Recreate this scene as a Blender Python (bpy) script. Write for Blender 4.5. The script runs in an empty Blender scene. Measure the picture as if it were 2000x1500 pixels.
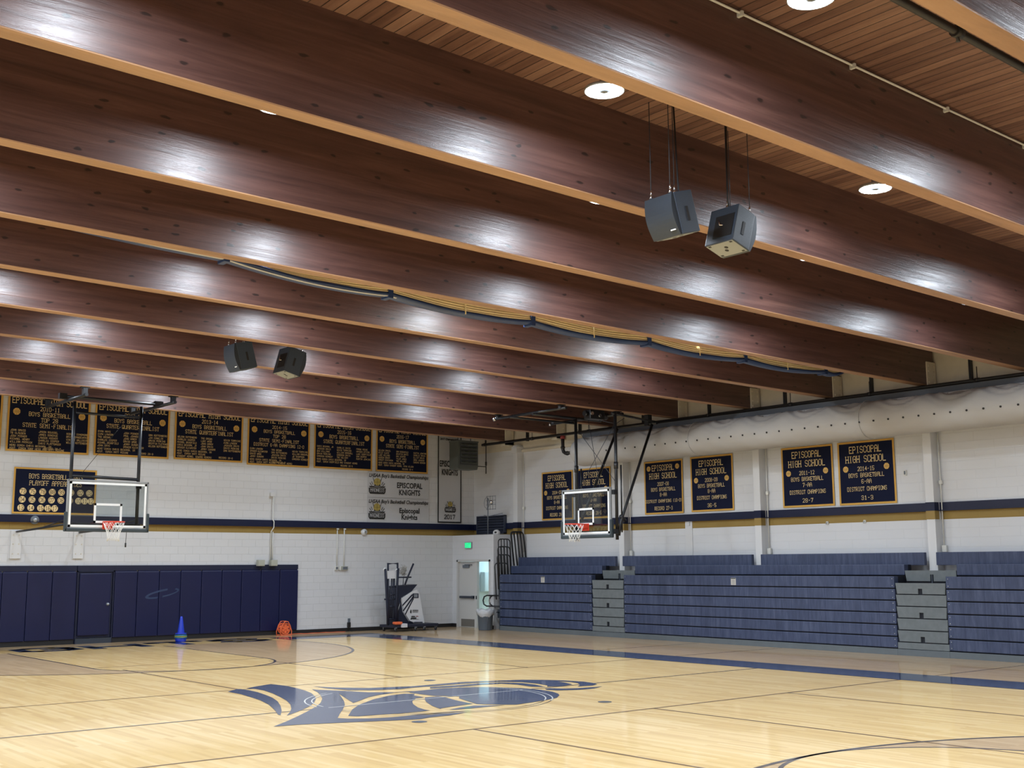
import bpy, bmesh, math, random
from mathutils import Vector, Matrix, noise
R = random.Random(7)
PI = math.pi
SC = bpy.context.scene
COL = SC.collection

# ---------------------------------------------------------------- camera, world, exposure
F_PX, YAW, PITCH, ROLL, CAM_H = 2296.97, 0.68971, 0.15248, -0.005066, 1.93
fw = Vector((math.sin(YAW) * math.cos(PITCH), math.cos(YAW) * math.cos(PITCH), math.sin(PITCH)))
rt = Vector((math.cos(YAW), -math.sin(YAW), 0)); up = rt.cross(fw)
r2 = math.cos(ROLL) * rt + math.sin(ROLL) * up
u2 = -math.sin(ROLL) * rt + math.cos(ROLL) * up
cam_d = bpy.data.cameras.new('camera'); cam = bpy.data.objects.new('camera', cam_d); COL.objects.link(cam)
cam_d.sensor_fit = 'HORIZONTAL'; cam_d.sensor_width = 36.0; cam_d.lens = F_PX / 2000 * 36.0
cam_d.clip_start = 0.05; cam_d.clip_end = 200
cam.matrix_world = Matrix(((r2.x, u2.x, -fw.x, 0), (r2.y, u2.y, -fw.y, 0), (r2.z, u2.z, -fw.z, CAM_H), (0, 0, 0, 1)))
SC.camera = cam
wd = bpy.data.worlds.new('world'); SC.world = wd; wd.use_nodes = True
wd.node_tree.nodes['Background'].inputs[0].default_value = (0.55, 0.65, 0.8, 1)
wd.node_tree.nodes['Background'].inputs[1].default_value = 0.05
SC.view_settings.view_transform = 'Standard'; SC.view_settings.look = 'None'
SC.view_settings.gamma = 1; SC.view_settings.exposure = 2.3
try: SC.view_settings.use_curve_mapping = False
except Exception: pass
LAMP_STRENGTH = 62.0
LAMP_COLOR = (0.80, 0.90, 1.0)

# room numbers (metres)
XW, YD, XL, YF = 23.558, 30.536, -2.9, -4.5        # right wall, far wall, left wall, wall behind the camera
XV, YV, ZV = 22.693, 28.44, 2.857                   # vestibule face, its end, its top
BZ0, BZ1 = 3.04, 3.226                              # blue band
CX, CY = 10.32, 14.445                              # centre of the court
SX0, SX1 = 17.785, 18.867                           # blue side band
KB = list(range(-5, 9))
def beam_y(k): return 8.962 + 2.436 * k
def beam_z(x): return 5.997 - 0.0108 * x + 0.00018 * (x - 13.2) ** 2
def ceil_z(x): return beam_z(x) + 1.065

# ---------------------------------------------------------------- node helpers
def new_mat(name):
    m = bpy.data.materials.new(name); m.use_nodes = True
    nt = m.node_tree; b = nt.nodes['Principled BSDF']
    return m, nt, b
def N(nt, typ, **kw):
    n = nt.nodes.new(typ)
    for k, v in kw.items(): setattr(n, k, v)
    return n
def L(nt, a, b): nt.links.new(a, b)
def plain(name, col, rough=0.5, metal=0.0, spec=0.5, bump=0.0, bscale=40.0, coat=0.0, var=0.0):
    m, nt, b = new_mat(name)
    b.inputs['Base Color'].default_value = (*col, 1); b.inputs['Roughness'].default_value = rough
    b.inputs['Metallic'].default_value = metal; b.inputs['Specular IOR Level'].default_value = spec
    b.inputs['Coat Weight'].default_value = coat
    if var or bump:
        tc = N(nt, 'ShaderNodeTexCoord'); nz = N(nt, 'ShaderNodeTexNoise')
        nz.inputs['Scale'].default_value = bscale; nz.inputs['Detail'].default_value = 3
        L(nt, tc.outputs['Object'], nz.inputs['Vector'])
        if var:
            mp = N(nt, 'ShaderNodeMapRange'); mp.inputs['To Min'].default_value = 1 - var; mp.inputs['To Max'].default_value = 1 + var
            L(nt, nz.outputs['Fac'], mp.inputs['Value'])
            mx = N(nt, 'ShaderNodeVectorMath', operation='SCALE'); mx.inputs[0].default_value = col
            L(nt, mp.outputs[0], mx.inputs['Scale']); L(nt, mx.outputs[0], b.inputs['Base Color'])
        if bump:
            bp = N(nt, 'ShaderNodeBump'); bp.inputs['Strength'].default_value = bump; bp.inputs['Distance'].default_value = 0.01
            L(nt, nz.outputs['Fac'], bp.inputs['Height']); L(nt, bp.outputs[0], b.inputs['Normal'])
    return m
def ramp(nt, fac, stops):
    r = N(nt, 'ShaderNodeValToRGB')
    while len(r.color_ramp.elements) < len(stops): r.color_ramp.elements.new(0.5)
    for e, (p, c) in zip(r.color_ramp.elements, stops): e.position = p; e.color = (*c, 1)
    L(nt, fac, r.inputs['Fac']); return r

def mat_floor(name, light, dark, edge):
    m, nt, b = new_mat(name)
    tc = N(nt, 'ShaderNodeTexCoord'); mp = N(nt, 'ShaderNodeMapping')
    mp.inputs['Rotation'].default_value = (0, 0, PI / 2)
    L(nt, tc.outputs['Object'], mp.inputs['Vector'])
    br = N(nt, 'ShaderNodeTexBrick', offset=0.37, offset_frequency=3, squash=1)
    br.inputs['Color1'].default_value = (0, 0, 0, 1); br.inputs['Color2'].default_value = (1, 1, 1, 1)
    br.inputs['Mortar'].default_value = (0.5, 0.5, 0.5, 1); br.inputs['Scale'].default_value = 1
    br.inputs['Brick Width'].default_value = 1.1; br.inputs['Row Height'].default_value = 0.062
    br.inputs['Mortar Size'].default_value = 0.0
    L(nt, mp.outputs[0], br.inputs['Vector'])
    nz = N(nt, 'ShaderNodeTexNoise'); nz.inputs['Scale'].default_value = 2.2; nz.inputs['Detail'].default_value = 5
    m2 = N(nt, 'ShaderNodeMapping'); m2.inputs['Scale'].default_value = (6, 0.5, 1)
    L(nt, tc.outputs['Object'], m2.inputs['Vector']); L(nt, m2.outputs[0], nz.inputs['Vector'])
    mx = N(nt, 'ShaderNodeMix', data_type='FLOAT'); mx.inputs[0].default_value = 0.45
    L(nt, br.outputs['Color'], mx.inputs[2]); L(nt, nz.outputs['Fac'], mx.inputs[3])
    r = ramp(nt, mx.outputs[0], [(0.12, dark), (0.5, light), (0.9, edge)])
    L(nt, r.outputs[0], b.inputs['Base Color'])
    b.inputs['Roughness'].default_value = 0.42; b.inputs['Specular IOR Level'].default_value = 0.3
    b.inputs['Coat Weight'].default_value = 0.7; b.inputs['Coat Roughness'].default_value = 0.07
    n3 = N(nt, 'ShaderNodeTexNoise'); n3.inputs['Scale'].default_value = 1.3; n3.inputs['Detail'].default_value = 2
    L(nt, tc.outputs['Object'], n3.inputs['Vector'])
    bp = N(nt, 'ShaderNodeBump'); bp.inputs['Strength'].default_value = 0.04; bp.inputs['Distance'].default_value = 0.02
    L(nt, n3.outputs['Fac'], bp.inputs['Height']); L(nt, bp.outputs[0], b.inputs['Coat Normal'])
    return m

def mat_wood(name, c0, c1, c2, rough, coat, coat_r, lam=0.0, axis='X', knots=True):
    m, nt, b = new_mat(name)
    tc = N(nt, 'ShaderNodeTexCoord')
    mp = N(nt, 'ShaderNodeMapping')
    mp.inputs['Scale'].default_value = (0.35, 3, 7) if axis == 'X' else (7, 0.35, 7)
    L(nt, tc.outputs['Object'], mp.inputs['Vector'])
    oi = N(nt, 'ShaderNodeObjectInfo'); ad = N(nt, 'ShaderNodeVectorMath', operation='ADD')
    sc = N(nt, 'ShaderNodeMath', operation='MULTIPLY'); sc.inputs[1].default_value = 37
    L(nt, oi.outputs['Random'], sc.inputs[0]); L(nt, mp.outputs[0], ad.inputs[0]); L(nt, sc.outputs[0], ad.inputs[1])
    nz = N(nt, 'ShaderNodeTexNoise'); nz.inputs['Scale'].default_value = 1.6; nz.inputs['Detail'].default_value = 7
    nz.inputs['Roughness'].default_value = 0.65; nz.inputs['Distortion'].default_value = 0.4
    L(nt, ad.outputs[0], nz.inputs['Vector'])
    r = ramp(nt, nz.outputs['Fac'], [(0.28, c0), (0.5, c1), (0.75, c2)])
    col = r.outputs[0]
    if knots:
        # knots: sparse dark lens shapes stretched along the grain
        mk = N(nt, 'ShaderNodeMapping'); mk.inputs['Scale'].default_value = (1.5, 3.0, 4.0) if axis == 'X' else (5, 1.2, 4)
        L(nt, tc.outputs['Object'], mk.inputs['Vector'])
        a2 = N(nt, 'ShaderNodeVectorMath', operation='ADD'); L(nt, mk.outputs[0], a2.inputs[0]); L(nt, sc.outputs[0], a2.inputs[1])
        nd = N(nt, 'ShaderNodeTexNoise'); nd.inputs['Scale'].default_value = 3; L(nt, a2.outputs[0], nd.inputs['Vector'])
        md = N(nt, 'ShaderNodeVectorMath', operation='MULTIPLY_ADD'); md.inputs[1].default_value = (0.25, 0.25, 0.25)
        L(nt, nd.outputs['Color'], md.inputs[0]); L(nt, a2.outputs[0], md.inputs[2])
        sx_ = N(nt, 'ShaderNodeSeparateXYZ'); L(nt, md.outputs[0], sx_.inputs[0]); cx_ = N(nt, 'ShaderNodeCombineXYZ'); L(nt, sx_.outputs[0], cx_.inputs[0]); L(nt, sx_.outputs[2], cx_.inputs[1])
        vo = N(nt, 'ShaderNodeTexVoronoi', voronoi_dimensions='2D'); vo.inputs['Scale'].default_value = 1.0; L(nt, cx_.outputs[0], vo.inputs['Vector'])
        lt = N(nt, 'ShaderNodeMapRange'); lt.inputs['From Min'].default_value = 0.05; lt.inputs['From Max'].default_value = 0.085
        lt.inputs['To Min'].default_value = 1; lt.inputs['To Max'].default_value = 0
        L(nt, vo.outputs['Distance'], lt.inputs['Value'])
        sp = N(nt, 'ShaderNodeSeparateColor'); L(nt, vo.outputs['Color'], sp.inputs[0])
        gt = N(nt, 'ShaderNodeMath', operation='GREATER_THAN'); gt.inputs[1].default_value = 0.35; L(nt, sp.outputs[0], gt.inputs[0])
        ml = N(nt, 'ShaderNodeMath', operation='MULTIPLY'); L(nt, lt.outputs[0], ml.inputs[0]); L(nt, gt.outputs[0], ml.inputs[1])
        m8 = N(nt, 'ShaderNodeMath', operation='MULTIPLY'); L(nt, ml.outputs[0], m8.inputs[0]); m8.inputs[1].default_value = 0.85
        mc = N(nt, 'ShaderNodeMix', data_type='RGBA'); L(nt, m8.outputs[0], mc.inputs[0]); L(nt, col, mc.inputs[6])
        mc.inputs[7].default_value = (0.012, 0.007, 0.006, 1); col = mc.outputs[2]
    L(nt, col, b.inputs['Base Color'])
    b.inputs['Roughness'].default_value = rough; b.inputs['Coat Weight'].default_value = coat
    b.inputs['Coat Roughness'].default_value = coat_r
    bp = N(nt, 'ShaderNodeBump'); bp.inputs['Strength'].default_value = 0.55; bp.inputs['Distance'].default_value = 0.012
    L(nt, nz.outputs['Fac'], bp.inputs['Height']); L(nt, bp.outputs[0], b.inputs['Normal']); L(nt, bp.outputs[0], b.inputs['Coat Normal'])
    return m

def mat_deck():
    m, nt, b = new_mat('deck_planks')
    tc = N(nt, 'ShaderNodeTexCoord'); mp = N(nt, 'ShaderNodeMapping')
    mp.inputs['Rotation'].default_value = (0, 0, PI / 2); L(nt, tc.outputs['Object'], mp.inputs['Vector'])
    br = N(nt, 'ShaderNodeTexBrick', offset=0.4, offset_frequency=2)
    br.inputs['Color1'].default_value = (0, 0, 0, 1); br.inputs['Color2'].default_value = (1, 1, 1, 1)
    br.inputs['Mortar'].default_value = (0.5, 0.5, 0.5, 1); br.inputs['Scale'].default_value = 1
    br.inputs['Brick Width'].default_value = 3.3; br.inputs['Row Height'].default_value = 0.135; br.inputs['Mortar Size'].default_value = 0.006
    L(nt, mp.outputs[0], br.inputs['Vector'])
    m2 = N(nt, 'ShaderNodeMapping'); m2.inputs['Scale'].default_value = (9, 0.7, 1); L(nt, tc.outputs['Object'], m2.inputs['Vector'])
    nz = N(nt, 'ShaderNodeTexNoise'); nz.inputs['Scale'].default_value = 1.5; nz.inputs['Detail'].default_value = 6
    L(nt, m2.outputs[0], nz.inputs['Vector'])
    mx = N(nt, 'ShaderNodeMix', data_type='FLOAT'); mx.inputs[0].default_value = 0.68
    L(nt, br.outputs['Color'], mx.inputs[2]); L(nt, nz.outputs['Fac'], mx.inputs[3])
    r = ramp(nt, mx.outputs[0], [(0.2, (0.095, 0.044, 0.034)), (0.5, (0.20, 0.105, 0.078)), (0.85, (0.32, 0.19, 0.14))])
    mc = N(nt, 'ShaderNodeMix', data_type='RGBA'); L(nt, br.outputs['Fac'], mc.inputs[0]); L(nt, r.outputs[0], mc.inputs[6])
    mc.inputs[7].default_value = (0.02, 0.01, 0.008, 1); L(nt, mc.outputs[2], b.inputs['Base Color'])
    b.inputs['Roughness'].default_value = 0.45
    return m

def mat_block(name, u, v, bw=0.42, bh=0.205, strength=0.5, col=(0.665, 0.675, 0.70), bands=True):
    """painted block wall; u, v pick the object axes that run along and up the wall"""
    m, nt, b = new_mat(name)
    tc = N(nt, 'ShaderNodeTexCoord'); sp = N(nt, 'ShaderNodeSeparateXYZ'); L(nt, tc.outputs['Object'], sp.inputs[0])
    cb = N(nt, 'ShaderNodeCombineXYZ'); L(nt, sp.outputs[u], cb.inputs[0]); L(nt, sp.outputs[v], cb.inputs[1])
    br = N(nt, 'ShaderNodeTexBrick', offset=0.5)
    br.inputs['Color1'].default_value = (0.96, 0.96, 0.96, 1); br.inputs['Color2'].default_value = (1, 1, 1, 1)
    br.inputs['Mortar'].default_value = (0.80, 0.80, 0.80, 1); br.inputs['Scale'].default_value = 1
    br.inputs['Brick Width'].default_value = bw; br.inputs['Row Height'].default_value = bh; br.inputs['Mortar Size'].default_value = 0.008
    br.inputs['Mortar Smooth'].default_value = 0.6
    L(nt, cb.outputs[0], br.inputs['Vector'])
    base = N(nt, 'ShaderNodeMix', data_type='RGBA', blend_type='MULTIPLY'); base.inputs[0].default_value = 0.6 if strength > 0.4 else 0.35
    L(nt, br.outputs['Color'], base.inputs[7])
    if bands:
        z = sp.outputs['Z']
        g0 = N(nt, 'ShaderNodeMath', operation='GREATER_THAN'); g0.inputs[1].default_value = ZV; L(nt, z, g0.inputs[0])
        g1 = N(nt, 'ShaderNodeMath', operation='LESS_THAN'); g1.inputs[1].default_value = BZ0; L(nt, z, g1.inputs[0])
        gm = N(nt, 'ShaderNodeMath', operation='MULTIPLY'); L(nt, g0.outputs[0], gm.inputs[0]); L(nt, g1.outputs[0], gm.inputs[1])
        mg = N(nt, 'ShaderNodeMix', data_type='RGBA'); L(nt, gm.outputs[0], mg.inputs[0])
        mg.inputs[6].default_value = (*col, 1); mg.inputs[7].default_value = (0.30, 0.20, 0.055, 1)
        L(nt, mg.outputs[2], base.inputs[6])
    else:
        base.inputs[6].default_value = (*col, 1)
    L(nt, base.outputs[2], b.inputs['Base Color'])
    b.inputs['Roughness'].default_value = 0.5; b.inputs['Specular IOR Level'].default_value = 0.35
    bp = N(nt, 'ShaderNodeBump'); bp.inputs['Strength'].default_value = strength; bp.inputs['Distance'].default_value = 0.006; bp.invert = True
    L(nt, br.outputs['Fac'], bp.inputs['Height']); L(nt, bp.outputs[0], b.inputs['Normal'])
    return m

def mat_bleacher():
    m, nt, b = new_mat('bleacher_blue_plastic')
    tc = N(nt, 'ShaderNodeTexCoord'); mp = N(nt, 'ShaderNodeMapping'); mp.inputs['Scale'].default_value = (1, 9, 1.2)
    L(nt, tc.outputs['Object'], mp.inputs['Vector'])
    nz = N(nt, 'ShaderNodeTexNoise'); nz.inputs['Scale'].default_value = 1.3; nz.inputs['Detail'].default_value = 5; nz.inputs['Roughness'].default_value = 0.7
    L(nt, mp.outputs[0], nz.inputs['Vector'])
    r = ramp(nt, nz.outputs['Fac'], [(0.3, (0.026, 0.038, 0.085)), (0.5, (0.042, 0.058, 0.118)), (0.72, (0.072, 0.092, 0.165))])
    # slab joints every 0.46 m
    sp = N(nt, 'ShaderNodeSeparateXYZ'); L(nt, tc.outputs['Object'], sp.inputs[0])
    dv = N(nt, 'ShaderNodeMath', operation='DIVIDE'); dv.inputs[1].default_value = 0.46; L(nt, sp.outputs['Y'], dv.inputs[0])
    fr = N(nt, 'ShaderNodeMath', operation='FRACT'); L(nt, dv.outputs[0], fr.inputs[0])
    lt = N(nt, 'ShaderNodeMath', operation='LESS_THAN'); lt.inputs[1].default_value = 0.025; L(nt, fr.outputs[0], lt.inputs[0])
    mc = N(nt, 'ShaderNodeMix', data_type='RGBA'); L(nt, lt.outputs[0], mc.inputs[0]); L(nt, r.outputs[0], mc.inputs[6]); mc.inputs[7].default_value = (0.02, 0.03, 0.08, 1)
    L(nt, mc.outputs[2], b.inputs['Base Color']); b.inputs['Roughness'].default_value = 0.5
    return m

M = {}
M['maple'] = mat_floor('maple_floor', (0.77, 0.53, 0.215), (0.65, 0.42, 0.155), (0.86, 0.64, 0.32))
M['stained'] = mat_floor('stained_maple', (0.56, 0.38, 0.20), (0.47, 0.31, 0.155), (0.64, 0.46, 0.26))
def floor_paint(name, col):
    m = plain(name, col, 0.4, coat=0.85, var=0.12, bscale=3); m.node_tree.nodes['Principled BSDF'].inputs['Coat Roughness'].default_value = 0.07
    return m
M['navy_floor'] = floor_paint('navy_floor_paint', (0.026, 0.046, 0.115))
M['line_dark'] = floor_paint('dark_floor_line', (0.05, 0.04, 0.05))
M['line_brown'] = floor_paint('brown_floor_line', (0.22, 0.12, 0.05))
M['line_white'] = floor_paint('white_floor_line', (0.75, 0.75, 0.72))
M['beam'] = mat_wood('beam_stained_wood', (0.050, 0.022, 0.019), (0.090, 0.040, 0.033), (0.145, 0.070, 0.055), 0.45, 0.42, 0.27)
M['beam_under_floor_lit'] = mat_wood('beam_soffit_wood_floor_lit', (0.25, 0.135, 0.07), (0.35, 0.195, 0.105), (0.43, 0.25, 0.14), 0.5, 0.2, 0.3, knots=False)  # paler underside wood, with bounce light from the floor painted into its colour
M['deck'] = mat_deck()
M['wall_x'] = mat_block('painted_block_far', 'X', 'Z')
M['wall_y'] = mat_block('painted_block_side', 'Y', 'Z', bw=0.9, strength=0.25)
M['wall_ve'] = mat_block('painted_block_vestibule', 'Y', 'Z', strength=0.3, bands=False)
M['white_room'] = plain('white_corridor_paint', (0.80, 0.86, 0.88), 0.5)
M['navy_band'] = plain('navy_band_paint', (0.005, 0.009, 0.038), 0.35)
M['gold_band'] = plain('gold_band_paint', (0.30, 0.20, 0.055), 0.45)
M['white_paint'] = plain('white_column_paint', (0.68, 0.69, 0.71), 0.4)
M['cream'] = plain('cream_steel_paint', (0.66, 0.60, 0.48), 0.5, var=0.06, bscale=8)
M['black'] = plain('black_painted_steel', (0.012, 0.013, 0.016), 0.38)
M['black_rubber'] = plain('black_rubber', (0.012, 0.012, 0.014), 0.6)
M['dark_steel'] = plain('dark_blue_grey_steel', (0.035, 0.045, 0.065), 0.45)
M['grey_steel'] = plain('grey_steel', (0.13, 0.15, 0.18), 0.45)
M['chrome'] = plain('bright_steel', (0.75, 0.75, 0.78), 0.22, metal=1)
M['alu'] = plain('satin_aluminium', (0.42, 0.45, 0.48), 0.35, metal=0.6)
M['pad'] = plain('navy_vinyl', (0.003, 0.007, 0.052), 0.42, bump=0.25, bscale=2.5)
M['pad_rail'] = plain('navy_painted_board', (0.006, 0.010, 0.038), 0.5)
M['pad_mark'] = plain('pale_scuff', (0.025, 0.045, 0.11), 0.5)
M['banner'] = plain('navy_felt', (0.007, 0.010, 0.032), 0.9, spec=0.2)
M['gold'] = plain('gold_felt', (0.62, 0.36, 0.085), 0.85, spec=0.2)
M['letters'] = plain('gold_letters', (0.90, 0.70, 0.38), 0.8, spec=0.2)
M['ball_emb'] = plain('gold_ball_emblem', (0.75, 0.47, 0.15), 0.8, spec=0.2, var=0.2, bscale=30)
M['white_cloth'] = plain('white_vinyl_cloth', (0.53, 0.54, 0.57), 0.7, bump=0.3, bscale=5)
M['ink'] = plain('black_print', (0.02, 0.02, 0.02), 0.7)
M['ball_print'] = plain('olive_gold_print', (0.42, 0.33, 0.09), 0.7)
M['duct'] = plain('white_fabric_duct', (0.46, 0.455, 0.455), 0.9, spec=0.15, bump=0.1, bscale=30)
M['bleacher'] = mat_bleacher()
M['step'] = plain('grey_step_panel', (0.135, 0.155, 0.165), 0.55, var=0.22, bscale=9)
M['kick'] = plain('grey_kick_board', (0.11, 0.13, 0.145), 0.5, var=0.15, bscale=5)
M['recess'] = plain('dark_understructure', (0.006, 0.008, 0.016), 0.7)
M['orange'] = plain('orange_plastic', (0.85, 0.17, 0.06), 0.4)
M['hoop'] = plain('red_orange_hoop', (0.72, 0.06, 0.03), 0.35)
M['net'] = plain('white_net_cord', (0.85, 0.85, 0.83), 0.7)
M['board_white'] = plain('white_board_marking', (0.85, 0.88, 0.9), 0.4)
M['board_pad'] = plain('dark_slate_padding', (0.035, 0.05, 0.06), 0.55)
M['speaker'] = plain('black_speaker_shell', (0.040, 0.056, 0.085), 0.5, bump=0.2, bscale=200)
M['speaker_grille'] = plain('speaker_grille', (0.040, 0.050, 0.066), 0.45, metal=0.3)
M['speaker_plate'] = plain('pale_grey_plate', (0.27, 0.29, 0.30), 0.5)
M['curtain_blue'] = plain('blue_curtain_vinyl', (0.020, 0.045, 0.14), 0.4)
M['curtain_gold'] = plain('pale_gold_curtain_mesh', (0.92, 0.76, 0.44), 0.6)
M['curtain_white'] = plain('white_curtain_hem', (0.45, 0.45, 0.47), 0.6)
M['heater'] = plain('grey_green_heater', (0.095, 0.105, 0.095), 0.45)
M['heater_dark'] = plain('heater_core', (0.05, 0.055, 0.06), 0.5)
M['door'] = plain('off_white_door_paint', (0.56, 0.56, 0.55), 0.45)
M['kickplate'] = plain('steel_kick_plate', (0.22, 0.21, 0.19), 0.4, metal=0.4)
M['can'] = plain('slate_blue_plastic', (0.10, 0.125, 0.16), 0.5)
M['bag'] = plain('clear_plastic_bag', (0.55, 0.57, 0.60), 0.2, bump=0.6, bscale=25)
M['cone_blue'] = plain('blue_cone_plastic', (0.015, 0.045, 0.52), 0.4)
M['cone_yellow'] = plain('yellow_cone_plastic', (0.65, 0.62, 0.12), 0.45)
M['cone_green'] = plain('teal_cone_plastic', (0.03, 0.16, 0.25), 0.45)
M['conduit'] = plain('painted_conduit', (0.70, 0.70, 0.66), 0.45)
M['beige_box'] = plain('beige_metal_box', (0.42, 0.43, 0.37), 0.5)
M['pipe'] = plain('black_iron_pipe', (0.02, 0.018, 0.018), 0.5)
M['red'] = plain('red_valve', (0.25, 0.03, 0.03), 0.5)
M['machine_white'] = plain('white_machine_panel', (0.68, 0.69, 0.72), 0.4)
M['machine_black'] = plain('black_machine_cloth', (0.012, 0.016, 0.035), 0.6)
M['louver'] = plain('slate_louver', (0.055, 0.065, 0.10), 0.5)
M['label'] = plain('pale_warning_label', (0.60, 0.58, 0.54), 0.5)
M['cage_net'] = plain('beige_net_bundle', (0.42, 0.40, 0.36), 0.9)

def emissive(name, col, strength):
    m, nt, b = new_mat(name)
    b.inputs['Base Color'].default_value = (0.1, 0.1, 0.1, 1)
    b.inputs['Emission Color'].default_value = (*col, 1); b.inputs['Emission Strength'].default_value = strength
    return m
M['lamp'] = emissive('led_diffuser', LAMP_COLOR, LAMP_STRENGTH)
M['exit'] = emissive('green_exit_face', (0.0, 0.8, 0.28), 0.28)
M['exit_letter'] = emissive('exit_letter', (0.0, 0.5, 0.2), 0.10)
M['corridor_lamp'] = emissive('corridor_lamp', (0.62, 0.90, 1.0), 3.2)
def glass():
    m, nt, b = new_mat('backboard_glass')
    tr = N(nt, 'ShaderNodeBsdfTransparent'); tr.inputs[0].default_value = (0.82, 0.86, 0.87, 1)
    gl = N(nt, 'ShaderNodeBsdfGlossy'); gl.inputs['Roughness'].default_value = 0.02
    mx = N(nt, 'ShaderNodeMixShader'); mx.inputs[0].default_value = 0.07
    L(nt, tr.outputs[0], mx.inputs[1]); L(nt, gl.outputs[0], mx.inputs[2])
    L(nt, mx.outputs[0], nt.nodes['Material Output'].inputs['Surface'])
    return m
M['glass'] = glass()

# ---------------------------------------------------------------- geometry helpers
def box(bm, x0, x1, y0, y1, z0, z1, bev=0.0):
    if x0 > x1: x0, x1 = x1, x0
    if y0 > y1: y0, y1 = y1, y0
    if z0 > z1: z0, z1 = z1, z0
    vs = [bm.verts.new((x, y, z)) for x in (x0, x1) for y in (y0, y1) for z in (z0, z1)]
    fs = []
    for f in ((0, 1, 3, 2), (4, 6, 7, 5), (0, 4, 5, 1), (2, 3, 7, 6), (0, 2, 6, 4), (1, 5, 7, 3)):
        fs.append(bm.faces.new([vs[i] for i in f]))
    if bev > 0:
        es = set(e for f in fs for e in f.edges)
        bmesh.ops.bevel(bm, geom=list(es), offset=bev, segments=2, affect='EDGES', profile=0.6)
    return vs
def tube(bm, pts, r, n=8, caps=True, closed=False):
    pts = [Vector(p) for p in pts]; rings = []; k = len(pts)
    ref = None
    for i, p in enumerate(pts):
        if closed: d = (pts[(i + 1) % k] - pts[i - 1])
        elif i == 0: d = pts[1] - p
        elif i == k - 1: d = p - pts[i - 1]
        else: d = (pts[i + 1] - p).normalized() + (p - pts[i - 1]).normalized()
        d.normalize()
        if ref is None:
            ref = Vector((0, 0, 1)) if abs(d.z) < 0.9 else Vector((1, 0, 0))
        a = ref - d * ref.dot(d)
        if a.length < 1e-5: a = Vector((1, 0, 0)) - d * d.x
        a.normalize(); b = d.cross(a); ref = a
        rr = r[i] if isinstance(r, (list, tuple)) else r
        sc = 1.0
        if 0 < i < k - 1 and not closed:
            c = (pts[i + 1] - p).normalized().dot((p - pts[i - 1]).normalized()); sc = 1 / max(0.6, math.sqrt((1 + c) / 2))
        rings.append([bm.verts.new(p + (a * math.cos(2 * PI * j / n) + b * math.sin(2 * PI * j / n)) * rr * (sc if abs(math.cos(2*PI*j/n)) > 2 else 1)) for j in range(n)])
    m = k if closed else k - 1
    for i in range(m):
        A, B = rings[i], rings[(i + 1) % k]
        for j in range(n): 
            f = bm.faces.new((A[j], A[(j + 1) % n], B[(j + 1) % n], B[j])); f.smooth = True
    if caps and not closed:
        bm.faces.new(rings[0][::-1]); bm.faces.new(rings[-1])
def lathe(bm, prof, n=24, c=(0, 0, 0), smooth=True):
    rings = []
    for r, z in prof:
        if r < 1e-6: rings.append([bm.verts.new((c[0], c[1], c[2] + z))])
        else: rings.append([bm.verts.new((c[0] + r * math.cos(2 * PI * j / n), c[1] + r * math.sin(2 * PI * j / n), c[2] + z)) for j in range(n)])
    for A, B in zip(rings, rings[1:]):
        for j in range(n):
            k = (j + 1) % n
            if len(A) == 1 and len(B) == 1: continue
            if len(A) == 1: f = bm.faces.new((A[0], B[k], B[j]))
            elif len(B) == 1: f = bm.faces.new((A[j], A[k], B[0]))
            else: f = bm.faces.new((A[j], A[k], B[k], B[j]))
            f.smooth = smooth
def poly(bm, pts, z):
    f = bm.faces.new([bm.verts.new((p[0], p[1], z)) for p in pts])
    if f.normal.z < 0: f.normal_flip()
    return f
def prism(bm, pts, d0, d1, axis='Y'):
    """outline in two axes, extruded along the third"""
    def P(a, b, d): return {'Y': (a, d, b), 'X': (d, a, b), 'Z': (a, b, d)}[axis]
    A = [bm.verts.new(P(a, b, d0)) for a, b in pts]; B = [bm.verts.new(P(a, b, d1)) for a, b in pts]
    n = len(pts); bm.faces.new(A); bm.faces.new(B[::-1])
    for i in range(n): bm.faces.new((A[i], B[i], B[(i + 1) % n], A[(i + 1) % n]))
def obj(name, bm, mat, parent=None, mats=None):
    bmesh.ops.recalc_face_normals(bm, faces=bm.faces[:])
    me = bpy.data.meshes.new(name); bm.to_mesh(me); bm.free()
    for mm in (mats or [mat]): me.materials.append(mm if not isinstance(mm, str) else M[mm])
    o = bpy.data.objects.new(name, me); COL.objects.link(o)
    if parent is not None: o.parent = parent
    return o
def bmn(): return bmesh.new()
def tag(o, label, cat, group=None, kind=None):
    o['label'] = label; o['category'] = cat
    if group: o['group'] = group
    if kind: o['kind'] = kind
    return o
def thing(name, label, cat, loc=(0, 0, 0), rz=0.0, group=None):
    o = bpy.data.objects.new(name, None); COL.objects.link(o); o.location = loc; o.rotation_euler = (0, 0, rz)
    return tag(o, label, cat, group)
def struct(name, bm, mat, parent=None, mats=None):
    o = obj(name, bm, mat, parent, mats)
    if parent is None: o['kind'] = 'structure'
    return o
def copy_tree(o, loc=None, rz=None, label=None, group=None):
    c = o.copy(); COL.objects.link(c)
    for ch in list(o.children):
        d = ch.copy(); COL.objects.link(d); d.parent = c
        for g in list(ch.children):
            e = g.copy(); COL.objects.link(e); e.parent = d
    if loc is not None: c.location = loc
    if rz is not None: c.rotation_euler = (0, 0, rz)
    if label: c['label'] = label
    if group: c['group'] = group
    return c
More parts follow.
